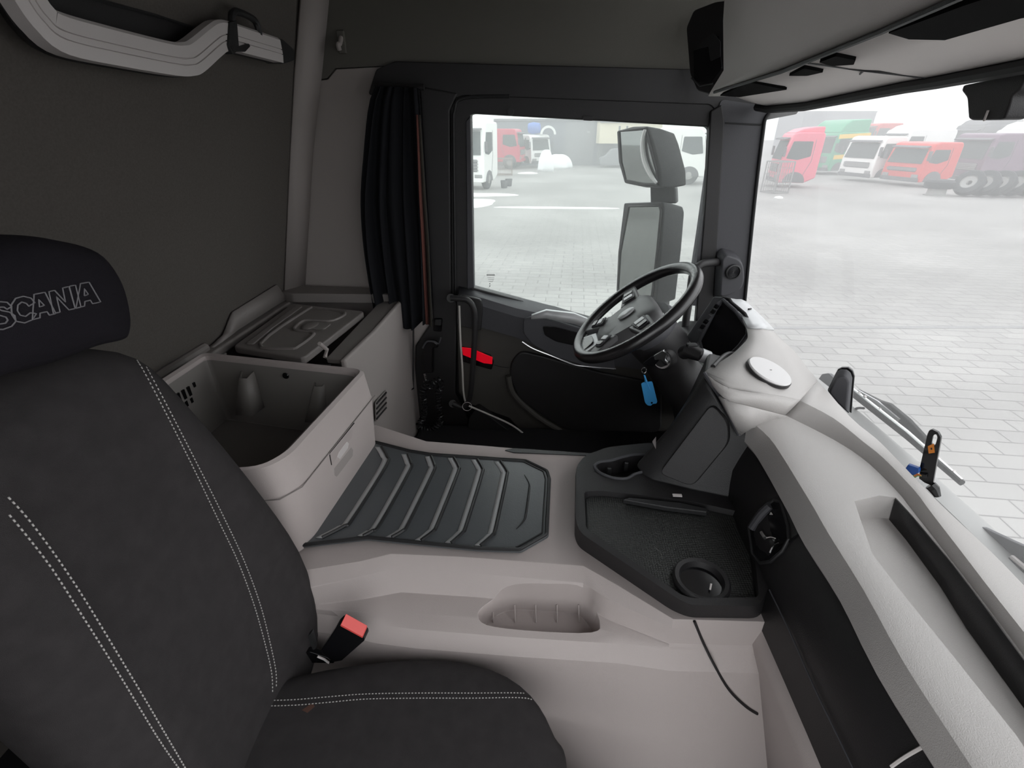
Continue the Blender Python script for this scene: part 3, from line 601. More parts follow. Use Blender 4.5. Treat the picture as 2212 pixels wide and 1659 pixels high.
obj('hood_cap', MB().loft([[p+V((0, 0, .006)) for p in r_] for r_ in HF[0:7]]), SILVER, cl, sol=.006)
obj('cap_joint', MB().tube([az((1617, 668), .808), az((1622, 667), .806)], .003, 6), BLACK, cl)
vn = [(1487, 738), (1500, 720), (1548, 652), (1556, 640), (1544, 640), (1530, 650), (1478, 728)]
vq = [apl(p, so+V((-.02, .03, 0)), sn_) for p in [(1480, 730), (1500, 748), (1560, 655), (1562, 642), (1542, 640)]]
vb = obj('vent_panel', MB().prism(vq, (.02, .02, -.01)), SLATE, cl, bev=.004)
for i in range(6):
    t = i/5; x, y = 1505+t*38, 718-t*55
    obj('switch', MB().prism([apl(p, so+V((-.03, .02, 0)), sn_) for p in ((x-3, y+1), (x+4, y+5), (x+9, y-2), (x+2, y-6))], (.006, .004, 0)), GBLK if i % 3 else SLATE, vb, bev=.001)
lp_ = [(1548, 782), (1562, 768), (1575, 763), (1588, 762), (1594, 768), (1570, 780), (1552, 795)]
obj('hood_foot', MB().tube(sm([az(p, .79) for p in ((1540, 792), (1560, 772), (1575, 764), (1590, 765))], 4), .006, 8), BLACK, cl)
# driver side lower dash
db2 = MB(); db2.prism([(.50, 1.32, .50), (.56, 1.32, .60), (.76, 1.32, .60), (.76, 1.32, .1), (.62, 1.32, .1)], (0, .66, 0)); obj('driver_knee_panel', db2, BLACK, db, bev=.02)
# centre column leaning from the dash to the tray
cb = [az((1371, 1007), .505), az((1385, 1028), .50), az((1409, 1041), .50), az((1500, 1064), .50), V((.50, .95, .50)), V((.50, 1.22, .50)), V((.36, 1.22, .505))]
ct = [az((1523, 812), .775), az((1528, 826), .765), az((1548, 852), .745), az((1590, 938), .655), V((.60, .99, .65)), V((.60, 1.3, .72)), V((.45, 1.25, .765))]
cc_ = thing('centre_panel', 'black tapered panel between dashboard hump and cup holder tray', 'console', (.38, 1.05, .5))
obj('panel_body', MB().loft([cb, [a.lerp(c, .5)+V((.008, 0, -.008)) for a, c in zip(cb, ct)], ct], True, True), DARKG, cc_, bev=.01, seg=3)
bp_l = az((1402, 960), .56)
obj('side_panel', MB().prism(rnd([(az((1500, 1060), .505)).lerp(V((0, 0, 0)), 0)+V((-.012, -.012, .02)), cb[2].lerp(ct[2], .12)+V((-.004, -.006, 0)), cb[2].lerp(ct[2], .92)+V((-.002, -.008, 0)), ct[3].lerp(ct[2], .35)+V((-.006, -.008, 0)), ct[3].lerp(cb[3], .12)+V((-.008, -.008, 0))], .02), (.01, .012, 0)), BLACK, cc_, bev=.004)
obj('edge_clip', MB().prism([cb[0].lerp(ct[0], u)+V((-.006, -.006+k, 0)) for u, k in ((.30, .0), (.31, -.035), (.35, 0.0))], (0, 0, .004)), ALU, cc_, label='small silver wedge')
# black tray with cup holders on the tunnel front
ty = thing('cup_holder_tray', 'black moulded tray with cup holders on the front of the beige tunnel', 'tray', (.3, .8, TZ))
to = [(1245, 1008), (1262, 985), (1310, 966), (1392, 957), (1440, 957), (1600, 1020), (1700, 1190), (1640, 1310), (1492, 1307), (1462, 1292), (1252, 1150), (1243, 1120)]
TT = .505
toq = rnd([az(p, TT) for p in to], .02)
bt_ = [(1243, 1020), (1256, 1000), (1310, 975), (1392, 965), (1440, 965), (1600, 1020), (1700, 1190), (1640, 1336), (1488, 1334), (1450, 1318), (1250, 1182), (1241, 1160)]
tbq = rnd([az(p, TZ+.001) for p in bt_], .02)
trb = obj('tray_body', MB().loft([tbq, toq], True, True), BLACK, ty, ang=.6)
rc = [(1262, 1062), (1300, 1060), (1480, 1080), (1620, 1110), (1640, 1290), (1495, 1292), (1470, 1284), (1266, 1142)]
rq = rnd([az(p, TT) for p in rc], .012); rcn = sum(rq, V())/len(rq)
cut(trb, MB().loft([[p+V((0, 0, .05)) for p in rq], rq, [p.lerp(rcn, .015)+V((0, 0, -.018)) for p in rq]], True, True))
cq = sm([az(p, TT) for p in ((1290, 1008), (1300, 1000), (1325, 996), (1345, 990), (1372, 985), (1400, 988), (1420, 1000), (1400, 1015), (1372, 1022), (1352, 1032), (1325, 1030), (1300, 1020))], 4, True)
ccn = sum(cq, V())/len(cq)
cut(trb, MB().loft([[p+V((0, 0, .05)) for p in cq], cq, [p.lerp(ccn, .1)+V((0, 0, -.05)) for p in cq]], True, True))
bd = trb.modifiers.new('b', 'BEVEL'); bd.width = .006; bd.segments = 3; bd.limit_method = 'ANGLE'; bd.angle_limit = R(30)
hq_ = [p.lerp(rcn, .03)+V((0, 0, -.0175)) for p in rq]
obj('tray_mat', MB().prism(hq_, (0, 0, .003)), hon, ty)
obj('cup_holder_rim', MB().tube([p+(p-ccn)*.10+V((0, 0, .001)) for p in cq], .004, 8, True), SLATE, ty)
for a in ((1315, 1020), (1352, 1008)): obj('cup_clip', MB().box(az(a, TT-.02), (.012, .008, .03)), DARKG, ty, bev=.003)
rc2 = az((1514, 1257), TT-.012)
obj('cup_ring', MB().lathe([(.034, -.008), (.055, -.008), (.056, .006), (.052, .012), (.044, .010), (.038, -.006), (.034, -.008)], rc2, (0, 0, 1), 36), BLACK, ty)
obj('cup_well', MB().lathe([(.001, .0), (.040, 0), (.040, .001), (.001, .001)], rc2+V((0, 0, -.003)), (0, 0, 1), 28), GBLK, ty)
obj('cup_clip', MB().tube([rc2+V((.012, -.02, .002)), rc2+V((.016, -.01, .008))], .002, 6), ALU, ty)
obj('divider_bar', MB().prism([az(p, TT+.002) for p in ((1345, 1078), (1360, 1074), (1470, 1085), (1530, 1098), (1528, 1106), (1440, 1095))], (0, 0, -.014)), DARKG, ty, bev=.003)
obj('bar_clip', MB().box(az((1463, 1070), TT+.008), (.022, .008, .003)), ALU, ty)
obj('crumbs', MB().tube(onto(bvh(trb), [(1412, 1180), (1425, 1192), (1432, 1205)], .004), .0008, 5), SEAL, ty)

# ------------------------------------------------------------------ steering wheel and column
wc = V((.283, 1.50, .79)); wu = V((.35, 0, .28)).normalized(); wv = V((0, 1, 0)); wn_ = wu.cross(wv) ; wn_ = wn_ if wn_.z > 0 else -wn_
def wp(a, b_, h=0): return wc + wu*a + wv*b_ + wn_*h
sw = thing('steering_wheel', 'black leather steering wheel with grey spokes in front of the dark screen', 'steering wheel', wc)
obj('rim', MB().tube([wp(.213*math.cos(t), .213*math.sin(t)) for t in [2*math.pi*i/64 for i in range(64)]], .0185, 14, True), LEATH, sw)
for t0 in (-.45, 1.45, 2.75, 3.75, 5.2)[:0]: pass
hubq = [(.065, -.085), (.072, .0), (.065, .085), (.025, .105), (-.04, .10), (-.10, .085), (-.14, .05), (-.15, 0), (-.14, -.05), (-.10, -.085), (-.04, -.10), (.025, -.105)]
hq1 = sm([wp(a, b_, -.034) for a, b_ in hubq], 4, True); hq2 = sm([wp(a*.97, b_*.97, -.012) for a, b_ in hubq], 4, True); hq3 = sm([wp(a*.86-.004, b_*.86, .002) for a, b_ in hubq], 4, True); hq4 = sm([wp(a*.4-.01, b_*.4, .005) for a, b_ in hubq], 4, True)
hub = obj('hub', MB().loft([hq1, hq2, hq3, hq4], True, True), HUBG, sw, ang=.8)
def bar4(c, d, w_, h0, h1): d = V((d[0], d[1], 0)).normalized(); n_ = (-d.y, d.x); return [wp(c[0]+n_[0]*w_, c[1]+n_[1]*w_, h0), wp(c[0]+n_[0]*w_, c[1]+n_[1]*w_, h1), wp(c[0]-n_[0]*w_, c[1]-n_[1]*w_, h1), wp(c[0]-n_[0]*w_, c[1]-n_[1]*w_, h0)]
for (sx, sy, ex, ey, w0, w1) in ((.0, .085, .02, .205, .036, .022), (.0, -.085, .02, -.205, .036, .022), (-.09, .06, -.175, .115, .030, .020), (-.09, -.06, -.175, -.115, .030, .020)):
    d_ = (ex-sx, ey-sy); mid = ((sx+ex)/2, (sy+ey)/2)
    sp = obj('spoke', MB().loft([bar4((sx, sy), d_, w0, -.02, .002), bar4(mid, d_, (w0+w1)/2, -.014, .005), bar4((ex, ey), d_, w1, -.008, .006)], True, True), HUBG, sw, bev=.005)
    q = lambda t, o, h: wp(sx+d_[0]*t-d_[1]*o, sy+d_[1]*t+d_[0]*o, h)
    kp = obj('button_pad', MB().prism(rnd([q(t, o, .006) for t, o in ((.08, -.20), (.08, .20), (.62, .15), (.62, -.15))], .006), wn_*.004), SLATE, sp, bev=.002)
    for k in range(2): obj('button', MB().prism(rnd([q(.16+.24*k+t, o, .010) for t, o in ((0, -.13), (0, .13), (.17, .13), (.17, -.13))], .003), wn_*.003), (SILVER, GBLK)[k], kp, bev=.001)
obj('lower_spoke', MB().loft([[wp(-.14, -.045, -.02), wp(-.14, .045, -.02), wp(-.14, .045, -.004), wp(-.14, -.045, -.004)], [wp(-.208, -.075, -.01), wp(-.208, .075, -.01), wp(-.208, .075, .004), wp(-.208, -.075, .004)]], True, True), SILVER, sw, bev=.004, label='pale silver lower spoke')
obj('spoke_gap', MB().prism(rnd([wp(a, b_, .0) for a, b_ in ((-.155, -.03), (-.155, .03), (-.192, .045), (-.192, -.045))], .01), wn_*.004), GBLK, sw)
em = obj('emblem', MB().loft([[wp(-.022+.030*math.cos(t)*k, .019*math.sin(t)*k, h) for t in [2*math.pi*i/28 for i in range(28)]] for k, h in ((1, .008), (1, .013), (.8, .016), (.01, .0165))], True), SILVER, sw, label='pale oval emblem')
col_ = thing('ignition_housing', 'dark steering column cover with ignition lock below the steering wheel', 'steering column', wp(0, 0, -.2))
cpts = [wp(-.005, 0, -.046), wp(0, 0, -.08), wp(.01, 0, -.16), V((.46, 1.5, .56)), V((.56, 1.5, .46))]
def oval(c, u, v, a, b_, n=24): return [c+u*(a*math.cos(2*math.pi*i/n))+v*(b_*math.sin(2*math.pi*i/n)) for i in range(n)]
obj('shroud', MB().loft([oval(cpts[0], wu, wv, .075, .105), oval(cpts[1], wu, wv, .085, .115), oval(cpts[2], wu, wv, .085, .11), oval(cpts[3], V((.5, 0, .86)), wv, .085, .10), oval(cpts[4], V((.5, 0, .86)), wv, .09, .10)], True, True), BLACK, col_, ang=1.0)
obj('shroud_collar', MB().loft([oval(wp(.01, 0, -.046), wu, wv, .085, .115), oval(wp(.01, 0, -.065), wu, wv, .095, .125), oval(wp(.01, 0, -.085), wu, wv, .09, .12)], True, True), SLATE, col_, ang=1.0)
obj('shroud_trim', MB().prism(rnd([wp(a, b_, -.058) for a, b_ in ((.075, -.04), (.06, -.095), (.03, -.11), (.045, -.05))], .01), wn_*.02), SILVER, col_, bev=.003)
ic = ay((1440, 775), 1.40)
ig = obj('ignition_lock', MB().lathe([(.001, 0), (.034, 0), (.034, .02), (.028, .03), (.02, .03), (.02, .045), (.001, .045)], ic, (-.55, -.75, .2), 24), BLACK, col_)
obj('lock_ring', MB().lathe([(.018, .028), (.026, .028), (.026, .036), (.018, .036)], ic, (-.55, -.75, .2), 24), CHROME, ig)
for (p0, p1, p2, yy) in (((1478, 762), (1510, 766), (1556, 782), 1.30),):
    obj('stalk', MB().tube([ay(p0, yy+.05), ay((1488, 758), yy+.02), ay(p1, yy), ay(p2, yy)], [.020, .022, .019, .013], 14), BLACK, col_)
    obj('stalk_collar', MB().tube([ay((1512, 766), yy), ay((1530, 773), yy)], .0195, 14), SILVER, col_, label='shiny stalk collar')
    obj('stalk_tip', MB().tube([ay((1546, 779), yy), ay((1554, 782), yy)], .010, 12), SILVER, col_)
    obj('stalk_thumbwheel', MB().box(ay((1494, 748), yy+.02), (.03, .02, .018)), DARKG, col_, bev=.005)
# key with its blue tag
ky = thing('ignition_key', 'metal key in the ignition lock above the blue tag', 'key', ay((1420, 772), 1.34))
obj('key_head', MB().prism(rnd([ay(p, 1.34) for p in ((1412, 768), (1432, 757), (1440, 764), (1436, 778), (1444, 788), (1436, 790), (1428, 776), (1414, 778))], .004), (.004, .01, 0)), CHROME, ky, bev=.002)
obj('key_grip', MB().prism(rnd([ay(p, 1.34) for p in ((1388, 785), (1410, 768), (1424, 778), (1412, 792))], .004), (.004, .01, 0)), GBLK, ky, bev=.002)
obj('key_ring', MB().tube([ay((1391+5*math.cos(t), 800+6*math.sin(t)), 1.335) for t in [2*math.pi*i/20 for i in range(20)]], .0014, 6, True), CHROME, ky)
tg = thing('key_tag', 'bright blue plastic tag hanging from the ignition key', 'tag', ay((1402, 850), 1.335))
body = [(1385, 829), (1390, 826), (1408, 824), (1410, 827), (1420, 868), (1418, 872), (1410, 873), (1406, 877), (1399, 876), (1395, 872), (1393, 869)]
obj('tag_body', MB().prism(rnd(py(body, 1.335), .003), (0, .003, 0)), BLUE, tg, bev=.001)
obj('tag_strap', MB().loft([py(q, 1.333) for q in (((1391, 812), (1394, 811)), ((1393, 822), (1397, 820)), ((1393, 827), (1400, 826)))]), BLUE, tg, sol=.003)
obj('tag_pin', MB().tube(py([(1391, 810), (1397, 826), (1404, 842)], 1.332), .0016, 6), BLUE, tg)
obj('tag_hole', MB().lathe([(.001, 0), (.003, 0), (.003, .001), (.001, .001)], ay((1408, 870), 1.334), (0, -1, 0), 12), GBLK, tg)

# ------------------------------------------------------------------ overhead console
oc = thing('overhead_console', 'grey overhead storage console above the windscreen', 'console', (.6, 1.0, 1.4))
Fb = [ax((1530, 208), .50), ax((1545, 196), .49), ax((1690, 150), .465), ax((1862, 80), .44), ax((1910, 60), .435), ax((2212, -75), .42), ax((2560, -230), .42)]
Wb = [ay((1635, 226), 2.0), ay((1660, 230), 1.93), ax((1740, 223), .72), ax((1960, 178), .72), ax((2030, 166), .72), ax((2330, 107), .72), ax((2680, 40), .72)]
Wb[0].x = min(Wb[0].x, .74)
Md = [a.lerp(c, .5)+V((0, 0, .012)) for a, c in zip(Fb, Wb)]
Ff = [Fb[0]]+Fb[2:]
und = obj('underside', MB().loft([Fb, Md, Wb]), CONS, oc, sol=.003, ang=.8)
Ft0 = [p+V((-.012, 0, .02)) for p in Ff]; Ft1 = [p+V((-.085, 0, .10)) for p in Ff]; Ft2 = [p+V((-.15, 0, .22)) for p in Ff]; Ft3 = [V((p.x-.15, p.y, 1.995)) for p in Ff]
Ft0[0], Ft1[0], Ft2[0], Ft3[0] = ax((1536, 196), .485), ax((1563, 152), .455), ax((1562, 45), .43), V((.42, 1.6, 1.995))
obj('fascia', MB().loft([Ff, Ft0, Ft1, Ft2, Ft3]), CONS, oc, sol=.003, ang=.9)
obj('front_edge', MB().tube([p+V((.002, 0, -.007)) for p in Wb], .013, 10), STICK, oc)
obj('rim_joint', MB().tube([p+V((-.002, 0, -.004)) for p in Fb[1:]], .004, 6), DARKG, oc)
UV_ = bvh(und)
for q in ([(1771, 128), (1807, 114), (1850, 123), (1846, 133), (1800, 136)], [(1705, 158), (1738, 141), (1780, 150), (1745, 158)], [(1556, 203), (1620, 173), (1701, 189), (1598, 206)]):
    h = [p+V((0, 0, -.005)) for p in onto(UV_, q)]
    if len(h) > 2: obj('recess_shade_plate', MB().prism(rnd(h, .004), (0, 0, .012)), SHADE_BLK, oc, label='black plate painted as hollow shade')  # flat plates on the underside, their black painting the shade of hollows
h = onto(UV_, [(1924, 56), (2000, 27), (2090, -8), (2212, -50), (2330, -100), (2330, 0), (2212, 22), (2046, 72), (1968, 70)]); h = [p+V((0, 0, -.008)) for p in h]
if len(h) > 2: obj('storage_shade_plate', MB().prism(h, (0, 0, .02)), SHADE_BLK, oc, label='wide black plate painted as opening shade')  # flat black plate paints the dark inside of the storage opening
for q in ([(1746, 136), (1860, 152), (2020, 170)], [(1858, 160), (1866, 153), (1900, 154), (2000, 170)]):
    h = onto(UV_, [(a_[0]+(c_[0]-a_[0])*k/8, a_[1]+(c_[1]-a_[1])*k/8) for a_, c_ in zip(q, q[1:]) for k in range(8)])
    if len(h) > 1: obj('lid_joint', MB().tube(h, .002, 6), DARKG, oc)
h = onto(UV_, [(1620, 212), (1650, 213), (1655, 219), (1625, 217)], .003)
if len(h) > 2: obj('brown_label', MB().prism(h, (0, 0, .001)), mat('brown_label', (.30, .16, .07), .6), oc)
h = onto(UV_, [(1658, 214), (1690, 216), (1690, 220), (1658, 220)], .003)
if len(h) > 2: obj('lamp_strip', MB().prism(h, (0, 0, .001)), WHITEP, oc)
# radio shaft at the driver's end
ek = [(1488, 20), (1545, 0), (1560, 55), (1564, 150), (1534, 190), (1503, 184), (1492, 160)]
eo, en = V((.455, 1.99, 1.55)), V((-.75, -.66, .0))
ep = lambda pts, k=0: [apl(p, eo+en*k, en) for p in pts]
obj('end_panel', MB().prism(rnd(ep([(1482, 60), (1498, 22), (1545, 4), (1580, 0), (1580, 150), (1540, 206), (1506, 196), (1490, 160)]), .01), (.02, .018, 0)), BLACK, oc, bev=.004)
obj('radio_slot', MB().prism(rnd(ep([(1497, 110), (1552, 76), (1560, 148), (1534, 178), (1500, 178)], .004), .006), (.003, .003, 0)), GBLK, oc, bev=.002)
obj('slot_flap', MB().prism(rnd(ep([(1498, 108), (1540, 70), (1556, 90), (1556, 122), (1534, 132), (1530, 100)], .008), .004), (.003, .003, 0)), DARKG, oc, bev=.002)
obj('slot_edge', MB().tube(ep([(1494, 168), (1512, 186), (1540, 180)], .006), .003, 6), DARKG, oc)

ch = thing('camera_housing', 'black camera housing hanging at the top of the windscreen', 'camera', ax((2145, 190), .745))
cp = [(2076, 196), (2080, 184), (2200, 158), (2216, 160), (2206, 190), (2186, 206), (2180, 232), (2170, 255), (2160, 259), (2098, 260), (2091, 256), (2088, 212)]
obj('housing', MB().prism(rnd(px(cp, .735), .006), (.035, 0, 0)), BLACK, ch, bev=.006)
obj('lens_line', MB().box(ax((2130, 250), .733), (.002, .003, .016)), ALU, ch)

# ------------------------------------------------------------------ passenger seat
seat = thing('passenger_seat', 'dark fabric passenger seat with pale double stitching in the foreground', 'seat', (-.3, .42, FZ))
sil = [((240, 748), -.585), ((300, 768), -.57), ((345, 805), -.56), ((420, 890), -.545), ((490, 970), -.53), ((560, 1060), -.515), ((620, 1140), -.50), ((655, 1205), -.49), ((674, 1290), -.475), ((668, 1370), -.47), ((640, 1440), -.475), ((592, 1500), -.49), ((540, 1560), -.50)]
rows = []
for i, (p, X) in enumerate(sil):
    X -= .035*min(1, i/4); e = ax(p, X); yf = e.y; yn = .265 if i > 1 else .29-.0*i; t = i/(len(sil)-1)
    cy, hw = (yf+yn)/2, (yf-yn)/2; d = .075 if i else .05
    z = e.z; row = []
    for k in range(36):
        a = 2*math.pi*k/36; ca, sa = math.cos(a), math.sin(a)
        y = cy + hw*math.copysign(abs(ca)**.55, ca); x = X - .032 + (d*.9 if sa > 0 else d*1.2)*math.copysign(abs(sa)**.6, sa)
        u = abs(y-cy)/hw
        if sa > 0: x += (.022*math.exp(-((u-.72)/.22)**2) - .006)*min(1, t*3)
        row.append(V((x, y, z)))
    rows.append(row)
top_c = sum(rows[0], V())/36+V((-.01, 0, .02)); rows.insert(0, [p.lerp(top_c, .55)+V((-.01, 0, .012)) for p in rows[0]])
rows.append([V((p.x+.01, .265+(p.y-.265)*.85, p.z-.12)) for p in rows[-1]]); rows.append([V((p.x, .265+(p.y-.265)*.65, p.z-.22)) for p in rows[-1]])
bk_ = obj('backrest', MB().loft(rows, True, True), FABRIC, seat, sub=1, ang=3)
# headrest
hs = [((-20, 512), 0), ((60, 506), 0), ((150, 518), 0), ((215, 548), 0), ((258, 610), 0), ((276, 680), 0), ((274, 722), 0), ((258, 738), 0), ((200, 752), 0), ((100, 790), 0), ((0, 816), 0), ((-90, 838), 0), ((-170, 790), 0), ((-190, 680), 0), ((-160, 570), 0), ((-90, 525), 0)]
HX = -.55
out = [ax(p, HX) for p, _ in hs]; 
ho = sm(out, 4, True); hc = sum(ho, V())/len(ho)
hr = []
for k, dx in ((.72, -.13), (.95, -.105), (1.0, -.06), (.99, -.018), (.93, .010), (.78, .024), (.45, .032), (.15, .034)): hr.append([hc+(p-hc)*k+V((dx, 0, 0)) for p in ho])
hd2 = obj('headrest', MB().loft(hr, True, True), FABRICD, seat, ang=3)
# cushion
cz = .36
csil = [(560, 1470), (650, 1438), (760, 1420), (860, 1408), (950, 1405), (1030, 1416), (1100, 1442), (1150, 1482), (1182, 1525), (1200, 1570)]
fe = [az(p, cz-.01) for p in csil]
xs = [-.60]+[p.x for p in fe]; yf_ = [fe[0].y-.01]+[p.y for p in fe]
rows = []
for X, Y in zip(xs, yf_):
    yn = .20; cy, hw = (Y+yn)/2, (Y-yn)/2; row = []
    t = max(0, (X+.02)/.08); zt = cz - .025*t*t
    for k in range(32):
        a = 2*math.pi*k/32; ca, sa = math.cos(a), math.sin(a)
        row.append(V((X, cy+hw*math.copysign(abs(ca)**.5, ca), zt-.07+.07*math.copysign(abs(sa)**.6, sa)+(.006*math.cos(ca*math.pi*1.0)*-1 if sa > 0 else 0))))
    rows.append(row)
e = rows[-1]; ec = sum(e, V())/len(e); xl = e[0].x
for k, dx in ((.97, .012), (.88, .020), (.6, .024)): rows.append([ec+(p-ec)*k+V((dx, 0, -.004)) for p in e])
cu = obj('cushion', MB().loft(rows, True, True), FABRIC, seat, sub=1, ang=3)
obj('seat_base', MB().loft([[V((-.5, .22, .16)), V((-.5, .56, .16)), V((.0, .54, .17)), V((.10, .50, .15)), V((.14, .42, .12)), V((.14, .22, .12))], [V((-.5, .22, FZ)), V((-.5, .56, FZ)), V((.06, .56, FZ)), V((.18, .53, FZ)), V((.24, .44, FZ)), V((.24, .22, FZ))]], True, True), SLATE, seat, bev=.02, seg=3)
BV, CV, HV2 = bvh(bk_), bvh(cu), bvh(hd2)
def stitch(t, pts, parent, step=.0062, r=.0009):
    q = onto(t, [(p.x, p.y) for p in sm([V((x, y, 0)) for x, y in pts], 6)], .0012)
    if len(q) > 2: obj('stitching', dashes(q, step, .6, r), THREAD, parent, label='row of pale stitches')
stitch(BV, [(296, 778), (318, 815), (365, 905), (420, 1015), (470, 1120), (515, 1215), (550, 1310), (575, 1400), (587, 1455), (589, 1498)], bk_)
stitch(BV, [(308, 778), (330, 818), (376, 905), (431, 1012), (481, 1112), (526, 1208), (562, 1305), (585, 1395), (596, 1450), (597, 1486)], bk_)
stitch(BV, [(18, 1074), (60, 1120), (120, 1200), (180, 1290), (250, 1405), (310, 1505), (360, 1590), (402, 1662)], bk_, .0066, .0010)
stitch(BV, [(20, 1112), (60, 1160), (112, 1228), (170, 1318), (238, 1425), (296, 1520), (345, 1600), (388, 1662)], bk_, .0066, .0010)
stitch(CV, [(584, 1513), (640, 1511), (710, 1505), (790, 1499), (900, 1497), (1020, 1497), (1125, 1497), (1160, 1504), (1185, 1520), (1198, 1545)], cu)
stitch(CV, [(578, 1525), (640, 1523), (710, 1517), (790, 1510), (900, 1508), (1020, 1508), (1122, 1507), (1155, 1514), (1180, 1532), (1197, 1558)], cu)
q = onto(CV, [(652, 1534), (668, 1523), (676, 1520), (680, 1526), (664, 1540)], .0006)
if len(q) > 2: obj('rust_mark', MB().prism(q, (0, 0, .0004)), STAIN, cu)
# outlined letters sewn on the headrest
zz5 = lambda pts: [(x*.3345, 480+y*.3345) for x, y in pts]
LT = [[(520, 396), (575, 387), (650, 515), (597, 526), (583, 503), (548, 512), (546, 541), (490, 555)], [(545, 430), (570, 465), (545, 475)], [(447, 413), (487, 406), (523, 548), (486, 557)],
      [(315, 448), (352, 440), (422, 515), (404, 425), (445, 415), (485, 557), (445, 566), (365, 482), (388, 580), (345, 590)], [(220, 466), (290, 452), (360, 590), (318, 600), (303, 577), (258, 587), (258, 617), (208, 630)], [(250, 500), (286, 537), (255, 547)],
      [(225, 520), (200, 490), (150, 478), (100, 492), (72, 535), (76, 595), (105, 640), (160, 650), (208, 630), (235, 590), (195, 585), (165, 608), (130, 600), (112, 570), (115, 535), (140, 515), (170, 525), (185, 542)],
      [(75, 545), (45, 517), (0, 513), (-45, 525), (-62, 560), (-45, 592), (0, 602), (38, 612), (50, 632), (35, 652), (0, 657), (-35, 648), (-75, 660), (-30, 692), (20, 692), (75, 672), (102, 640), (95, 602), (60, 580), (10, 570), (-12, 560), (0, 548), (25, 548), (45, 562)]]
lt_ = MB()
for L_ in LT:
    q = zz5(L_+[L_[0]]); fine = []
    for a, c in zip(q, q[1:]):
        for j in range(6): fine.append((a[0]+(c[0]-a[0])*j/6, a[1]+(c[1]-a[1])*j/6))
    w = onto(HV2, fine, .001)
    if len(w) > 3: lt_.tube(w, .0007, 5, len(w) == len(fine))
if lt_.v: obj('embroidered_lettering', lt_, THREADD, hd2, label='grey outlined capital letters')
# seat belt buckle between seat and tunnel
bu = thing('seat_belt_buckle', 'black seat belt buckle with red button beside the seat cushion', 'buckle', ay((730, 1420), .60))
yb = .600
fb_ = [(733, 1350), (785, 1378), (787, 1385), (738, 1428), (720, 1431), (697, 1413), (693, 1406), (724, 1358)]
obj('buckle_housing', MB().prism(rnd(py(fb_, yb), .003), (.004, .020, .005)), GBLK, bu, bev=.002)
obj('release_button', MB().prism(py([(736, 1349), (783, 1375), (783, 1379), (735, 1353)], yb-.0015), (.004, .020, .0062)), REDB, bu, bev=.001, label='red release button')
obj('buckle_stalk', MB().prism(rnd(py([(650, 1412), (668, 1408), (716, 1424), (722, 1433), (660, 1432), (640, 1428)], yb+.006), .003), (0, .012, 0)), GBLK, bu, bev=.002)
obj('stalk_edge', MB().tube(py([(686, 1418), (700, 1424), (710, 1432)], yb+.003), .0025, 6), ALU, bu, label='bare metal edge')
obj('belt_anchor', MB().prism(rnd(py([(664, 1375), (672, 1368), (682, 1402), (676, 1404)], yb+.004), .002), (0, .01, 0)), DARKG, bu)

# ------------------------------------------------------------------ curtain, bunk rail, cable, grab bar
cuo = thing('curtain', 'dark gathered curtain with red stripe hanging behind the driver door', 'curtain', ay((860, 700), 1.93))
Lp = [(812, 186), (796, 230), (784, 330), (776, 430), (780, 520), (791, 600), (806, 680), (813, 726)]
Rp = [(905, 190), (910, 240), (916, 330), (922, 430), (928, 520), (931, 600), (933, 660), (934, 697)]
Lc, Rc = [resamp(sm([ay(p, 1.93) for p in q], 5), 22) for q in (Lp, Rp)]
NC = 72; rows = []
for i, (a, c) in enumerate(zip(Lc, Rc)):
    row = []; t = i/21
    for k in range(NC+1):
        u = k/NC; p = a.lerp(c, u); amp = (.012+.022*t)*(.7+.3*math.sin(u*9))
        p.y += amp*math.sin(u*math.pi*11+.5*math.sin(t*3+u*4)) ; p.x += .006*math.sin(u*23+t*2)
        if i > 18: p.z += .012*math.sin(u*math.pi*5.5)*(i-18)/3
        row.append(p)
    rows.append(row)
obj('cloth', MB().loft(rows), CURT, cuo, sol=.003, ang=3)
sr = [r_[66]+V((0, -.022, 0)) for r_ in rows[2:]]; sr2 = [r_[69]+V((0, -.020, 0)) for r_ in rows[2:]]; sr3 = [r_[72]+V((.004, -.014, 0)) for r_ in rows[2:]]
obj('stripe', MB().loft([sr, sr2]), CURTR, cuo, sol=.002, label='dull red vertical stripe')
obj('lining', MB().loft([sr2, sr3]), CURTB, cuo, sol=.002, label='olive lining edge')
obj('curtain_track', MB().tube([ay((808, 184), 1.97), ay((916, 188), 1.97)], .010, 8), BLACK, cuo)

rl_ = thing('bunk_rail', 'bent pale aluminium bunk rail high on the rear wall', 'rail', ax((390, 130), -.80))
rp = [(30, -40), (52, 0), (80, 38), (124, 72), (240, 101), (360, 126), (395, 128), (415, 121), (452, 90), (470, 78), (490, 78), (540, 92), (598, 109)]
RX = -.84
rpt = sm([ax(p, RX) for p in rp], 5); h_ = .032
sec = [(-1, 0), (-1, .014), (-.36, .017), (-.34, .013), (-.30, .013), (-.28, .017), (.02, .017), (.04, .013), (.08, .013), (.10, .017), (.8, .017), (1, .010), (1, 0)]
rows = []
for i, p in enumerate(rpt):
    t = (rpt[min(i+1, len(rpt)-1)]-rpt[max(i-1, 0)]).normalized(); nrm = V((1, 0, 0)); u = nrm.cross(t).normalized(); u = u if u.z > 0 else -u
    rows.append([p+u*(a*h_)+nrm*b_ for a, b_ in sec]+[p-nrm*.012+u*h_, p-nrm*.012-u*h_])
obj('rail_profile', MB().loft(rows, True, True), ALU, rl_, ang=.4)
obj('rail_backing', MB().tube([p+V((-.02, 0, -.012)) for p in rpt], .022, 8), BLACK, rl_)
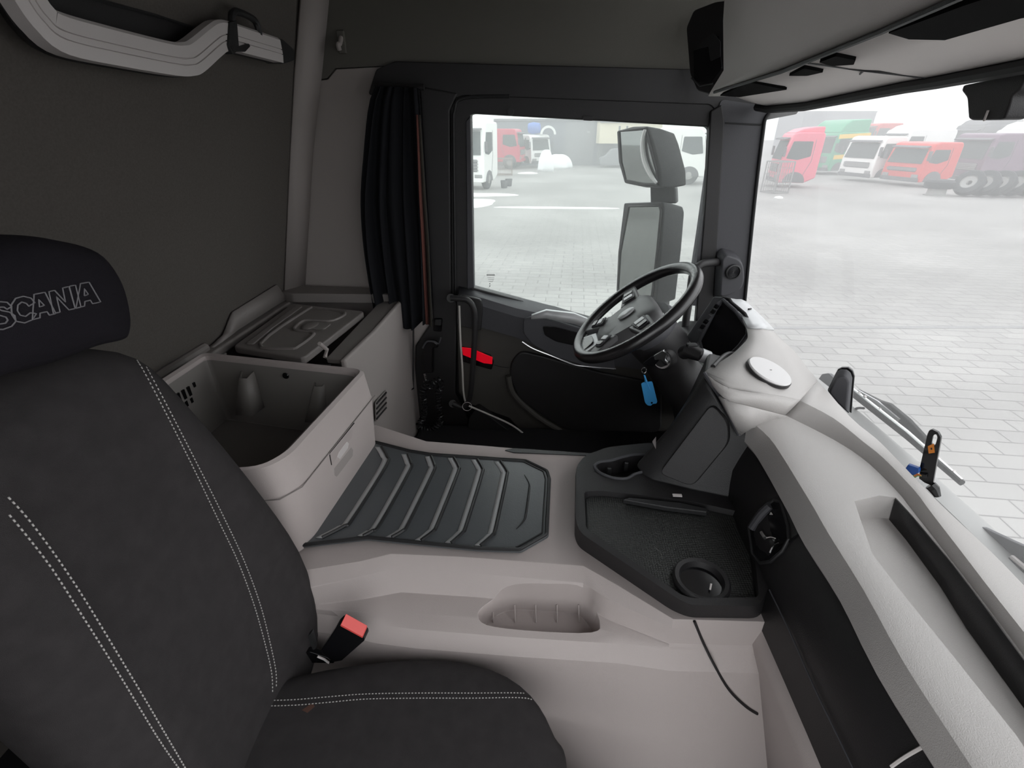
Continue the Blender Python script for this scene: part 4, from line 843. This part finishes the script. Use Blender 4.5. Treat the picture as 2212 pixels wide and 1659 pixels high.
obj('strap', MB().prism(rnd(px([(497, 48), (512, 44), (517, 108), (503, 118), (494, 96)], RX+.022), .004), (-.02, 0, 0)), DARKG, rl_, bev=.002)
obj('strap_loop', MB().tube(sm(px([(500, 50), (502, 30), (515, 26), (545, 40), (556, 56), (560, 76)], RX+.01), 5), .009, 8), DARKG, rl_)
obj('latch_tongue', MB().prism(rnd(px([(498, 100), (520, 100), (538, 94), (541, 100), (530, 112), (506, 112)], RX+.024), .004), (-.01, 0, 0)), BLACK, rl_, bev=.002)
obj('end_bracket', MB().prism(rnd(px([(592, 86), (610, 84), (628, 100), (636, 108), (638, 130), (612, 138), (596, 128)], RX+.012), .006), (-.05, 0, 0)), DARKG, rl_, bev=.004)
bkb = thing('bunk_board', 'dark folded bunk board behind the pale aluminium rail', 'bunk', ax((250, 40), -.95))
obj('board', MB().prism(rnd(px([(-400, -260), (20, -70), (180, -6), (330, 34), (418, 62), (440, 92), (398, 122), (240, 96), (110, 64), (20, -10), (-300, -100)], -.885), .01), (-.02, 0, 0)), BLACK, bkb, bev=.004)
obj('board_edge', MB().tube(px([(-300, -220), (20, -72), (180, -8), (330, 32), (418, 60)], -.884), .004, 6), DARKG, bkb)

gb = thing('entry_grab_bar', 'black vertical grab bar in front of the red door reflector', 'handle', ay((1000, 879), 1.93))
obj('bar', MB().tube(sm(py([(974, 644), (993, 645), (1009, 648), (1021, 661), (1026, 685), (1025, 737), (1020, 813), (1015, 858), (1008, 873), (996, 879), (978, 872)], 1.925), 5), .0125, 12), BLACK, gb)
for p in ((974, 644), (978, 872)): obj('mount', MB().tube([ay(p, 1.925), ay(p, 2.02)], .018, 12), BLACK, gb)
obj('key_loop', MB().tube([ay((1009+10*math.cos(t), 878+9*math.sin(t)), 1.91) for t in [2*math.pi*i/24 for i in range(24)]], .0012, 5, True), ALU, gb)

ag = thing('air_blow_gun', 'black air blow gun hung on the pillar with its coiled hose', 'air gun', ay((925, 930), 1.95))
gunp = [(914, 762), (916, 746), (925, 738), (938, 738), (946, 744), (946, 752), (936, 752), (935, 795), (936, 806), (922, 806), (914, 800), (911, 780)]
obj('gun_body', MB().prism(rnd(py(gunp, 1.975), .008), (0, .03, 0)), GBLK, ag, bev=.006, seg=3)
obj('gun_trigger', MB().tube(sm(py([(913, 752), (922, 738), (938, 738), (948, 742), (953, 728)], 1.97), 5), .004, 8), SLATE, ag)
obj('hose_coupling', MB().tube(py([(918, 806), (920, 816), (921, 822)], 1.975), [.008, .007, .005], 10), CHROME, ag)
def coil(pts, rad, turns, r, n=14):
    c = resamp(sm(pts, 8), turns*n+1); mb = []; L = len(c)
    for i, p in enumerate(c):
        t = (c[min(i+1, L-1)]-c[max(i-1, 0)]).normalized(); u = t.cross(V((0, 1, 0))); u = u.normalized() if u.length > .01 else V((1, 0, 0)); w = t.cross(u); a = 2*math.pi*i/n
        mb.append(p+(u*math.cos(a)+w*math.sin(a))*rad)
    return mb
obj('coiled_hose', MB().tube(coil(py([(921, 820), (926, 838), (935, 828), (948, 820), (952, 836), (946, 850), (949, 880), (951, 910), (945, 918), (930, 928), (912, 926), (905, 918), (915, 900), (917, 870), (913, 846), (922, 834)], 1.955), .013, 44, .0035), .0035, 6), HOSE, ag)
cbx = thing('cable_plug', 'small black ribbed plug with thin cable beside the coiled hose', 'plug', ay((862, 930), 1.93))
obj('plug_body', MB().prism(rnd(py([(854, 912), (872, 911), (870, 935), (853, 933)], 1.93), .004), (0, .03, 0)), BLACK, cbx, bev=.003)
obj('plug_ribs', MB().tube(coil(py([(862, 914), (862, 932)], 1.925), .006, 5, .001), .0012, 5), SLATE, cbx)
obj('thin_cable', MB().tube(sm(py([(894, 838), (880, 850), (868, 872), (864, 895), (868, 911)], 1.95), 5), .003, 8), GBLK, cbx)
obj('cable_conduit', MB().tube(py([(893, 705), (893, 800), (892, 890)], 1.98), .004, 8), DARKG, cbx)

# ------------------------------------------------------------------ brackets on the dash edge, wipers and mirrors outside
fn = thing('aerial_pod', 'black upright fin shaped pod on the dashboard edge by the windscreen', 'pod', az((1815, 868), .70))
fo_, fnr = V((.785, 1.16, .70)), V((-.55, -.83, 0))
fp = [(1786, 842), (1806, 801), (1816, 796), (1830, 796), (1839, 803), (1843, 815), (1836, 896), (1811, 872)]
fq = [apl(p, fo_, fnr) for p in fp]
obj('pod_shell', MB().loft([fq, [p.lerp(sum(fq, V())/len(fq), .25)+V((-.012, -.018, -.004)) for p in fq]], True, True), SLATE, fn, bev=.005, seg=3)
obj('pod_back', MB().prism([apl((p[0]+3, p[1]-2), fo_+V((.004, .006, 0)), fnr) for p in fp], (.006, .009, 0)), GBLK, fn, bev=.002)
hb_ = thing('phone_bracket', 'tall black slotted bracket with orange label on the dashboard edge', 'bracket', az((2000, 1040), .71))
bo, bn = V((.765, .83, .70)), V((-.75, -.66, 0))
bq = [apl(p, bo, bn) for p in ((1985, 1034), (1987, 1008), (2003, 938), (2007, 930), (2013, 928), (2026, 934), (2032, 945), (2031, 955), (2014, 1050), (1997, 1043))]
bkm = obj('bracket_plate', MB().prism(bq, (.006, .005, 0)), GBLK, hb_)
cut(bkm, MB().prism([p+V((-.02, -.018, 0)) for p in rnd([apl(p, bo, bn) for p in ((2012, 958), (2016, 940), (2022, 938), (2025, 945), (2020, 962), (2013, 963))], .003)], (.05, .045, 0)))
bd = bkm.modifiers.new('b', 'BEVEL'); bd.width = .0015; bd.segments = 2; bd.limit_method = 'ANGLE'
obj('orange_label', MB().prism([apl(p, bo+V((-.001, -.001, 0)), bn) for p in ((2004, 964), (2017, 958), (2019, 978), (2006, 980))], (.0006, .0005, 0)), ORANGE, hb_, label='small orange label')
obj('label_dot', MB().prism([apl(p, bo+V((-.0016, -.0016, 0)), bn) for p in ((2010, 968), (2013, 967), (2014, 971), (2011, 972))], (.0004, .0004, 0)), GBLK, hb_)
obj('bracket_foot', MB().tube([apl((2010, 1048), bo, bn), apl((2018, 1056), bo, bn), apl((2026, 1072), bo, bn)], [.010, .010, .006], 8), GBLK, hb_)
obj('cable_joint', MB().prism([apl(p, bo+V((-.004, -.004, 0)), bn) for p in ((1986, 1024), (2001, 1026), (2001, 1033), (1987, 1031))], (.004, .004, 0)), DARKG, hb_)
pl_ = thing('blue_connector', 'blue plug with loose coloured wires beside the slotted bracket', 'plug', az((1970, 1022), .715))
obj('plug_body', MB().prism([apl(p, bo+V((-.012, -.01, 0)), bn) for p in ((1953, 1016), (1961, 1004), (1986, 1013), (1985, 1022), (1971, 1028))], (.008, .007, 0)), BLUED, pl_, bev=.002)
for i, mtw in enumerate((GREENW, REDW, ORANGE)):
    obj('wire', MB().tube(sm([apl(p, bo+V((-.012, -.01, 0)), bn) for p in ((1973+i, 1026), (1976+i, 1031-i*2), (1982, 1028-i*2), (1990, 1028))], 4), .0012, 6), mtw, pl_)
cw = [2.12-.2*i for i in range(12)]
struct('trim_cowl', MB().loft([[V((gx(y, 0)+.006, y, .50)) for y in cw], [V((gx(y, 0)+.02, y, .515)) for y in cw], [V((gx(y, 0)+.075, y, .515)) for y in cw], [V((gx(y, 0)+.11, y, .49)) for y in cw], [V((gx(y, 0)+.12, y, .1)) for y in cw]]), mat('cowl_paint', (.33, .33, .325), .5), 'white painted cowl below the windscreen outside', 'cowl', sol=.01, ang=.8)
wi = thing('windscreen_wiper', 'long wiper with silver blade outside the windscreen behind the fin shaped pod', 'wiper', ax((1960, 935), 1.0))
obj('blade', MB().tube(px([(1840, 846), (1960, 940), (2078, 1043)], 1.0), .007, 8), STICK, wi)
obj('blade_rail', MB().tube(px([(1843, 841), (1962, 934), (2079, 1038)], 1.002), .005, 8), CHROME, wi)
obj('blade_rail', MB().tube(px([(1838, 852), (1958, 946), (2076, 1046)], 1.002), .004, 8), STICK, wi)
obj('wiper_arm', MB().prism(px([(1850, 842), (1898, 866), (1920, 873), (1962, 908), (2000, 950), (1990, 962), (1940, 925), (1890, 888), (1852, 856)], 1.02), (.01, 0, .004)), BLACK, wi, bev=.003)
obj('wiper_arm_edge', MB().prism(px([(1852, 842), (1895, 866), (1942, 905), (1935, 912), (1890, 878), (1850, 850)], 1.014), (.005, 0, .0)), SILVER, wi)
obj('arm_link', MB().tube(sm(px([(1838, 890), (1852, 882), (1866, 882)], 1.0), 4), .004, 6), STICK, wi)
obj('blade_tip', MB().prism(rnd(px([(1766, 822), (1776, 808), (1790, 806), (1800, 816), (1790, 840), (1782, 836)], 1.02), .006), (.01, 0, 0)), P['dark'], wi)
bl_ = MB()
for i in range(7):
    x = 1860+i*32; y = 848+i*27; bl_.tube(sm(px([(x-5, y), (x+4, y+9), (x+10, y+8)], 1.002), 3), .004, 6)
obj('blade_clips', bl_, ALU, wi)
w2 = thing('windscreen_wiper', 'dark wiper arm outside the windscreen lower right beyond the dashboard', 'wiper', ax((2180, 1190), .99))
obj('wiper_arm', MB().prism(rnd(px([(2094, 1142), (2100, 1136), (2118, 1137), (2180, 1166), (2290, 1215), (2290, 1250), (2170, 1200), (2130, 1180)], .99), .006), (.012, 0, 0)), P['dark'], w2, bev=.004)
obj('blade', MB().tube(px([(2180, 1210), (2330, 1335)], .98), .008, 8), STICK, w2)
obj('blade_rail', MB().tube(px([(2186, 1203), (2336, 1328)], .98), .005, 8), ALU, w2)
em_ = thing('exterior_mirror', 'tall black double exterior mirror outside the driver door window', 'mirror', ay((1430, 700), 2.42))
def mirror(gp, fp, nm, mo, mn, dep, sh):
    fq = [apl(p, mo, mn) for p in fp]; gq = [apl(p, mo+mn*.004, mn) for p in gp]; c = sum(fq, V())/len(fq)
    hs_ = obj(nm+'_housing', MB().loft([fq, [p.lerp(c, .04)+V(dep)*.5 for p in fq], [p.lerp(c, sh)+V(dep) for p in fq]], True, True), HOUSE, em_, bev=.008, seg=3, ang=.9)
    obj(nm+'_glass', MB().prism(gq, -mn*.003), MIRR, hs_, flat=True)
    obj(nm+'_frame', MB().tube(gq, .006, 8, True), STICK, hs_)
mn = V((-.80, -.60, .0)).normalized()
mirror(rnd([(1338, 284), (1394, 278), (1400, 300), (1408, 330), (1418, 368), (1422, 400), (1392, 400), (1352, 392), (1340, 350)], 0) and [(1338, 284), (1366, 280), (1394, 278), (1400, 300), (1408, 330), (1418, 368), (1420, 398), (1392, 398), (1352, 390), (1342, 350)],
       [(1331, 282), (1366, 273), (1397, 272), (1408, 300), (1416, 330), (1426, 368), (1428, 406), (1392, 405), (1348, 396), (1335, 350)], 'wide_mirror', V((.44, 2.36, 1.2)), mn, (.13, .02, -.01), .15)
obj('mirror_edge', MB().tube(sm([apl(p, V((.44, 2.36, 1.2))+mn*.012, mn) for p in ((1393, 280), (1388, 310), (1392, 345), (1404, 375), (1418, 395))], 4), [.006+.006*math.sin(math.pi*i/16) for i in range(17)], 8), WHITEP, em_, label='pale curved glass edge')
mirror([(1359, 446), (1424, 444), (1428, 456), (1420, 540), (1408, 640), (1346, 640), (1335, 624), (1340, 545)], [(1347, 438), (1430, 435), (1434, 450), (1428, 540), (1416, 660), (1342, 650), (1330, 628), (1334, 545)], 'main_mirror', V((.50, 2.36, .8)), mn, (.11, .02, -.0), .10)
obj('mirror_arm', MB().prism([ay(p, 2.40) for p in ((1404, 398), (1432, 402), (1460, 404), (1462, 440), (1405, 440))], (.02, .05, 0)), HOUSE, em_, bev=.008)
obj('mirror_bracket', MB().tube([V((.50, 2.37, .42)), V((.60, 2.25, .40)), V((.66, 2.09, .40))], .03, 10), HOUSE, em_)
obj('mirror_stem', MB().tube([ay((1425, 640), 2.42), ay((1420, 720), 2.40), ay((1412, 790), 2.36)], .05, 14), HOUSE, em_)

# ------------------------------------------------------------------ the truck yard outside
def truck(name, label, at_, rot, body, H=2.4, L=2.0, w=2.4, roof=0, z0=.25, stripe=None, cat='truck', group='truck cabs parked in the yard', wheels=False, grille=True):
    t = thing(name, label, cat, (0, 0, 0), group)
    wl, wh = z0+(H-z0)*.44, z0+(H-z0)*.86
    pr_ = [(0, z0), (.03, z0+.35), (.0, wl), (-.22, wh), (-.34, H-.06), (-.6, H), (-L+.1, H), (-L, H-.12), (-L, z0+.25), (-L+.5, z0)]
    obj('cab_body', MB().prism([V((x, -w/2, z)) for x, z in pr_], (0, w, 0)), body, t, bev=.10, seg=3)
    obj('windscreen', MB().prism([V((.02, -w/2+.16, wl+.05)), V((.02, w/2-.16, wl+.05)), V((-.19, w/2-.22, wh-.05)), V((-.19, -w/2+.22, wh-.05))], (.012, 0, .003)), P['glass'], t, bev=.004)
    for s in (-1, 1):
        y = s*(w/2+.004)
        obj('side_window', MB().prism(rnd([V((-.18, y, wl+.12)), V((-.36, y, wh-.08)), V((-1.25, y, wh-.08)), V((-1.28, y, wl+.22)), V((-.7, y, wl+.05))], .05), (0, s*.01, 0)), P['glass'], t)
        obj('door_seam', MB().tube([V((-1.36, y, wh)), V((-1.36, y, wl)), V((-1.15, y, z0+.45)), V((-1.05, y, z0+.1))], .010, 6), P['dark'], t)
        obj('wheel_arch', MB().prism([V((-.75+.52*math.cos(a), s*(w/2-.02), z0+.02+.5*math.sin(a))) for a in [math.pi*i/12 for i in range(13)]], (0, s*.035, 0)), P['dark'], t)
        obj('mirror', MB().box((-.02, s*(w/2+.12), wl+.42), (.10, .16, .45)), P['dark'], t, bev=.03)
        obj('headlight', MB().box((.03, s*(w/2-.30), z0+.28), (.06, .38, .16)), P['steel'], t, bev=.02)
        if wheels:
            wb = obj('wheel', MB().lathe([(.2, 0), (.45, .02), (.5, .06), (.5, .24), (.45, .28), (.2, .28)], (-.75, s*(w/2-.30) if s > 0 else -w/2+.30, .5), (0, s, 0), 24), P['tyre'], t)
            obj('hub', MB().lathe([(.001, 0), (.22, 0), (.24, .29), (.1, .33), (.001, .33)], (-.75, s*(w/2-.30), .5), (0, s, 0), 16), P['rim'], wb)
    if grille:
        gr_ = obj('grille', MB().box((.02, 0, (z0+.45+wl-.12)/2), (.06, w-.7, max(.2, wl-z0-.62))), P['dark'], t, bev=.02)
        for k in range(4): obj('grille_slat', MB().box((.06, 0, z0+.55+k*(wl-z0-.75)/3), (.03, w-.6, .05)), P['steel'], gr_)
    obj('bumper', MB().box((.02, 0, z0+.10), (.10, w-.1, .20)), P['dark'] if not wheels else body, t, bev=.03)
    obj('sun_visor', MB().box((-.08, 0, wh+.04), (.28, w-.3, .05), Matrix.Rotation(.25, 3, 'Y')), P['dark'], t, bev=.02)
    if roof:
        rp_ = [(-.35, H-.05), (-.7, H+roof*.55), (-1.2, H+roof*.9), (-L+.05, H+roof), (-L+.05, H-.05)]
        obj('roof_deflector', MB().prism([V((x, -w/2+.15, z)) for x, z in rp_], (0, w-.3, 0)), body, t, bev=.08, seg=3)
    for z1, z2 in (stripe or []):
        for s in (-1, 1): obj('stripe', MB().prism([V((-.15, s*(w/2+.002), z1)), V((-L+.02, s*(w/2+.002), z1+.1)), V((-L+.02, s*(w/2+.002), z2+.1)), V((-.15, s*(w/2+.002), z2))], (0, s*.008, 0)), P['yellow'], t, label='yellow stripe')
    t.location = at_; t.rotation_euler.z = R(rot); return t
# seen through the windscreen
truck('truck_cab', 'tall pink red truck cab at the left edge of the windscreen view', gr(1664, 402), 172, P['pink'], H=2.55, L=1.75, w=2.0, roof=.25)
truck('truck_cab', 'green truck cab with two yellow stripes between the pink and white cabs', gr(1752, 376), 205, P['green'], H=2.55, L=3.0, roof=.75, stripe=[(.95, 1.2), (2.15, 2.4)])
truck('truck_cab', 'white low truck cab between the green striped cab and the orange red cab', gr(1840, 391), 195, P['white'], H=2.35, L=1.7)
truck('truck_cab', 'white high roofed truck cab behind the orange red cab', gr(1905, 372), 185, P['white'], H=2.7, L=3.4, roof=.35)
truck('truck_cab', 'small red cab showing its roof behind the green striped cab', gr(1850, 352), 185, P['red'], H=3.2, L=2.4, z0=1.0)
truck('truck_cab', 'orange red low truck cab left of the leaning tyres', gr(1936, 401), 193, P['red'], H=2.1, L=1.95)
truck('truck_cab', 'purple grey truck cab standing behind the leaning tyres', gr(2062, 398), 188, P['purple'], H=2.5, L=5.2, roof=0)
truck('truck_cab', 'dark truck cab with grey roof behind the purple grey cab', gr(2052, 368), 185, P['dark'], H=3.0, L=2.6, roof=.45)
truck('truck_cab', 'white roofed truck cab at the right edge behind the purple grey cab', gr(2140, 374), 185, P['white'], H=2.7, L=4.6, roof=.5)
# seen through the door window
truck('truck', 'white truck cut off by the left edge of the door window', gr(1002, 410), 258, P['white'], H=3.0, L=2.2, w=2.2, roof=.3, wheels=True, z0=.35)
truck('truck_cab', 'red truck cab facing right beside the white truck', gr(1128, 364), -8, P['crimson'], H=2.75, L=2.2, z0=.5, wheels=True)
truck('truck_cab', 'snow covered white cab with blue roof beside the red cab facing right', gr(1168, 362), -60, P['white'], H=2.35, L=1.9, w=1.8, roof=0, z0=.3)
truck('van', 'white box van behind the exterior mirror', gr(1513, 396), -12, P['white'], H=2.75, L=2.6, w=2.2, z0=.4, wheels=True, grille=False, cat='van', group=None)
bd_ = gr(1160, 362)
dr_ = thing('blue_drum', 'blue drum lying on top of the snow covered cab', 'drum', bd_)
obj('drum_shell', MB().lathe([(.001, 0), (.34, .02), (.42, .4), (.34, .9), (.001, .9)], bd_+V((-.75, .75, 2.80)), (1, -.25, 0), 24), P['blue'], dr_)
mg = MB().prism([bd_+V((.45+.62*math.cos(a), -.2, 2.1+.62*math.sin(a))) for a in [math.pi*i/12 for i in range(13)]]+[bd_+V((.45+.45*math.cos(a), -.2, 2.1+.45*math.sin(a))) for a in [math.pi*(12-i)/12 for i in range(13)]], (0, .6, 0))
mg.v = [p+V((.36, .4, .26)) for p in mg.v]
obj('mudguard', mg, P['white'], None, label='white arched mudguard propped on the snow covered cab', cat='mudguard')
def lump(name, c, d, label, cat='snow', mtn='snow', rough=.25, kind=None, group=None, seed=1):
    rg = random.Random(seed); mb = MB(); n, m_ = 28, 8; vs = []
    ph = [rg.uniform(0, 6.3) for _ in range(6)]
    for i in range(m_+1):
        for j in range(n):
            a = 2*math.pi*j/n; e_ = i/m_*math.pi/2; k = 1+rough*(math.sin(a*2+ph[0])*.5+math.sin(a*3+ph[1])*.35+math.sin(a*5+ph[2])*.25)*math.cos(e_*.6)
            vs.append(V(c)+V((d[0]*k*math.cos(e_)*math.cos(a), d[1]*k*math.cos(e_)*math.sin(a), d[2]*math.sin(e_)*(1+.2*math.sin(a*3+ph[3])*math.cos(e_)))))
    f = [(i*n+j, i*n+(j+1) % n, (i+1)*n+(j+1) % n, (i+1)*n+j) for i in range(m_) for j in range(n)]+[tuple(range(n-1, -1, -1))]
    return obj(name, mb.add(vs, f), P[mtn], None, ang=2, label=label, cat=cat, group=group, kind=kind)
lump('snow_heap', gr(1204, 364), (1.1, .8, 1.0), 'white snow heap against the grey hall', seed=2)
lump('snow_heap', gr(1180, 370), (.6, .5, 1.4), 'tall snow lump leaning on the snow covered cab', seed=5)
lump('snow_patch', gr(1140, 374), (.6, .9, .05), 'small snow patch in front of the red cab facing right', seed=3)
lump('snow_patch', gr(1030, 421), (1.6, .7, .06), 'long thin snow patch under the white truck bumper', seed=4)
lump('snow_patch', gr(1026, 439), (.9, 1.1, .10), 'larger snow patch in the lower left of the yard', seed=6)
lump('snow_strip', gr(1200, 449), (2.3, .25, .03), 'long narrow strip of snow crossing the paving', seed=7, rough=.1)
lump('snow_patch', gr(1683, 428), (.16, .2, .08), 'tiny snow lump beside the wire cage', seed=8)
def bucket(p, label):
    t = thing('bucket', label, 'bucket', (0, 0, 0), 'buckets on the paving')
    obj('bucket_body', MB().lathe([(.001, .0), (.15, 0), (.19, .36), (.18, .36), (.145, .02), (.001, .02)], (0, 0, 0), (0, 0, 1), 24), P['dark'], t)
    obj('bucket_handle', MB().tube([V((.19*math.cos(a), .02, .34-.12*math.sin(a))) for a in [math.pi*i/10 for i in range(11)]], .008, 6), P['steel'], t); t.location = p
bucket(gr(1089, 406), 'nearer dark bucket by the white truck'); bucket(gr(1099, 402), 'farther dark bucket by the white truck')
def cage(name, p, d, mt_, label, cat, rot=0, nb=6, nl=5):
    t = thing(name, label, cat, (0, 0, 0)); x, y, z = d
    fr_ = MB()
    for i in (-.5, .5):
        for j in (-.5, .5): fr_.box((x*i, y*j, z/2), (.05, .05, z))
    for k in (.04, z):
        for i in (-.5, .5): fr_.box((x*i, 0, k), (.05, y, .05)); fr_.box((0, y*i, k), (x, .05, .05))
    obj('cage_frame', fr_, mt_, t)
    br = MB()
    for s in (-.5, .5):
        for i in range(1, nb): br.box((-x/2+x*i/nb, y*s, z/2), (.014, .014, z)); br.box((x*s, -y/2+y*i/nb, z/2), (.014, .014, z))
        for k in range(1, nl): br.box((0, y*s, z*k/nl), (x, .014, .014)); br.box((x*s, 0, z*k/nl), (.014, y, .014))
    obj('cage_bars', br, mt_, t); t.location = p; t.rotation_euler.z = R(rot)
cage('wire_cage', gr(1672, 416), (.85, .8, 1.35), P['steel'], 'grey wire cage in front of the tall pink red cab', 'cage', 20)
cage('metal_crate', gr(1088, 378), (1.1, .8, 1.0), P['rust'], 'rusty metal crate in front of the red cab facing right', 'crate', 5, 14, 3)
tp_ = gr(2068, 424)
def tyre(p, label, lean, rot, group='leaning tyres'):
    t = thing('tyre', label, 'tyre', (0, 0, 0), group); r_ = .56
    obj('tread', MB().lathe([(.30, -.13), (.46, -.155), (.53, -.14), (r_, -.09), (r_, .09), (.53, .14), (.46, .155), (.30, .13), (.30, -.13)], (0, 0, 0), (1, 0, 0), 40), P['tyre'], t)
    obj('wheel_rim', MB().lathe([(.10, -.02), (.12, -.04), (.27, -.06), (.31, -.125), (.31, .125), (.27, .0), (.10, .0), (.10, -.02)], (0, 0, 0), (1, 0, 0), 32), P['rim'], t)
    t.location = p+V((0, 0, r_*math.cos(lean)+.15*math.sin(abs(lean)))); t.rotation_euler = (0, lean, rot); return t
names = ['first', 'second', 'third', 'fourth', 'fifth', 'sixth', 'seventh']
for i in range(6): tyre(tp_+V((.28+i*.62, -.03*i, 0)), 'truck tyre leaning in the row, %s from the left' % names[i], .55, R(30))
lump_t = thing('wheel', 'pale wheel rim with tyre lying flat left of the leaning tyres', 'wheel', gr(2020, 424))
c = gr(2020, 422)
obj('tyre', MB().lathe([(.30, .30), (.50, .30), (.56, .40), (.56, .58), (.48, .66), (.30, .64)], c, (0, 0, 1), 32), P['tyre'], lump_t)
obj('rim', MB().lathe([(.46, 0), (.46, .03), (.36, .05), (.34, .32), (.30, .32), (.30, 0)], c, (0, 0, 1), 32), P['rim'], lump_t)
# buildings
def hall(name, label, x0, x1, yb, ytop, mt_, depth, parts=(), z0=0):
    a, c = gr(x0, yb), gr(x1, yb); d = (c-a).normalized(); n = V((-d.y, d.x, 0)); h = ay((x0, ytop), a.y).z-GZ
    t = thing(name, label, 'building', a)
    obj('wall', MB().prism([a+V((0, 0, z0)), c+V((0, 0, z0)), c+V((0, 0, h)), a+V((0, 0, h))], n*depth), mt_, t)
    obj('roof_edge', MB().prism([a-n*.1+V((0, 0, h-.1)), c-n*.1+V((0, 0, h-.1)), c-n*.1+V((0, 0, h+.05)), a-n*.1+V((0, 0, h+.05))], n*(depth+.2)), P['hallg'], t)
    for u0, u1, v0, v1, pm, nm in parts:
        obj(nm, MB().prism([a.lerp(c, u)-n*.03+V((0, 0, h*v)) for u, v in ((u0, v0), (u1, v0), (u1, v1), (u0, v1))], n*.02), pm, t)
    return t
hall('workshop_hall', 'dark grey hall across the yard behind the snow heap', 1030, 1420, 357, 258, P['hall'], 8, [(.48, .64, 0, .95, P['hallg'], 'gate'), (.22, .46, .0, .9, P['hall'], 'wall_panel'), (.66, .69, 0, .8, P['hallg'], 'drainpipe'), (.60, .615, .72, .75, P['snow'], 'lamp')])
hall('cream_building', 'cream coloured building block in front of the grey hall beside the mirror', 1290, 1420, 360, 262, P['cream'], 1.6, [(.3, .33, .8, .9, P['glass'], 'window'), (.42, .45, .8, .9, P['glass'], 'window')], z0=1.7)
hall('dark_shed', 'grey shed far behind the green striped cab', 1716, 1866, 335, 241, P['hall'], 6)
hall('far_building', 'pale far building at the right edge behind the dark cabs', 2170, 2330, 336, 240, P['hallg'], 6)
obj('parked_car', MB().prism(rnd([gr(1292, 360)+V(q) for q in ((0, 0, .2), (0, 0, .7), (.5, 0, .85), (.9, 0, 1.35), (2.2, 0, 1.4), (2.8, 0, .8), (3.2, 0, .2))], .15), (0, -1.2, 0)), P['hallg'], None, bev=.1, label='small grey car parked before the cream building', cat='car')
# drain channel in the paving
da, dc_ = gr(1600, 711), gr(2330, 709)
obj('drain_channel', MB().prism([da, dc_, dc_+V((0, .10, 0)), da+V((0, .10, 0))], (0, 0, .004)), P['steel'], None, label='narrow metal drain channel across the paving', cat='drain')

# ------------------------------------------------------------------ winter fog over the yard
fm = bpy.data.materials.new('fog'); fm.use_nodes = True; nt = fm.node_tree
for n in list(nt.nodes): nt.nodes.remove(n)
fo = nt.nodes.new('ShaderNodeOutputMaterial'); vs_ = nt.nodes.new('ShaderNodeVolumeScatter'); vs_.inputs['Color'].default_value = (1, 1, 1, 1); vs_.inputs['Density'].default_value = 0.017
nt.links.new(vs_.outputs[0], fo.inputs['Volume'])
fb_x = MB().box((20, 50, 3.0), (170, 88, 8.5))
obj('fog', fb_x, fm, None, label='pale winter fog hanging over the truck yard', cat='fog', kind='structure', flat=True)
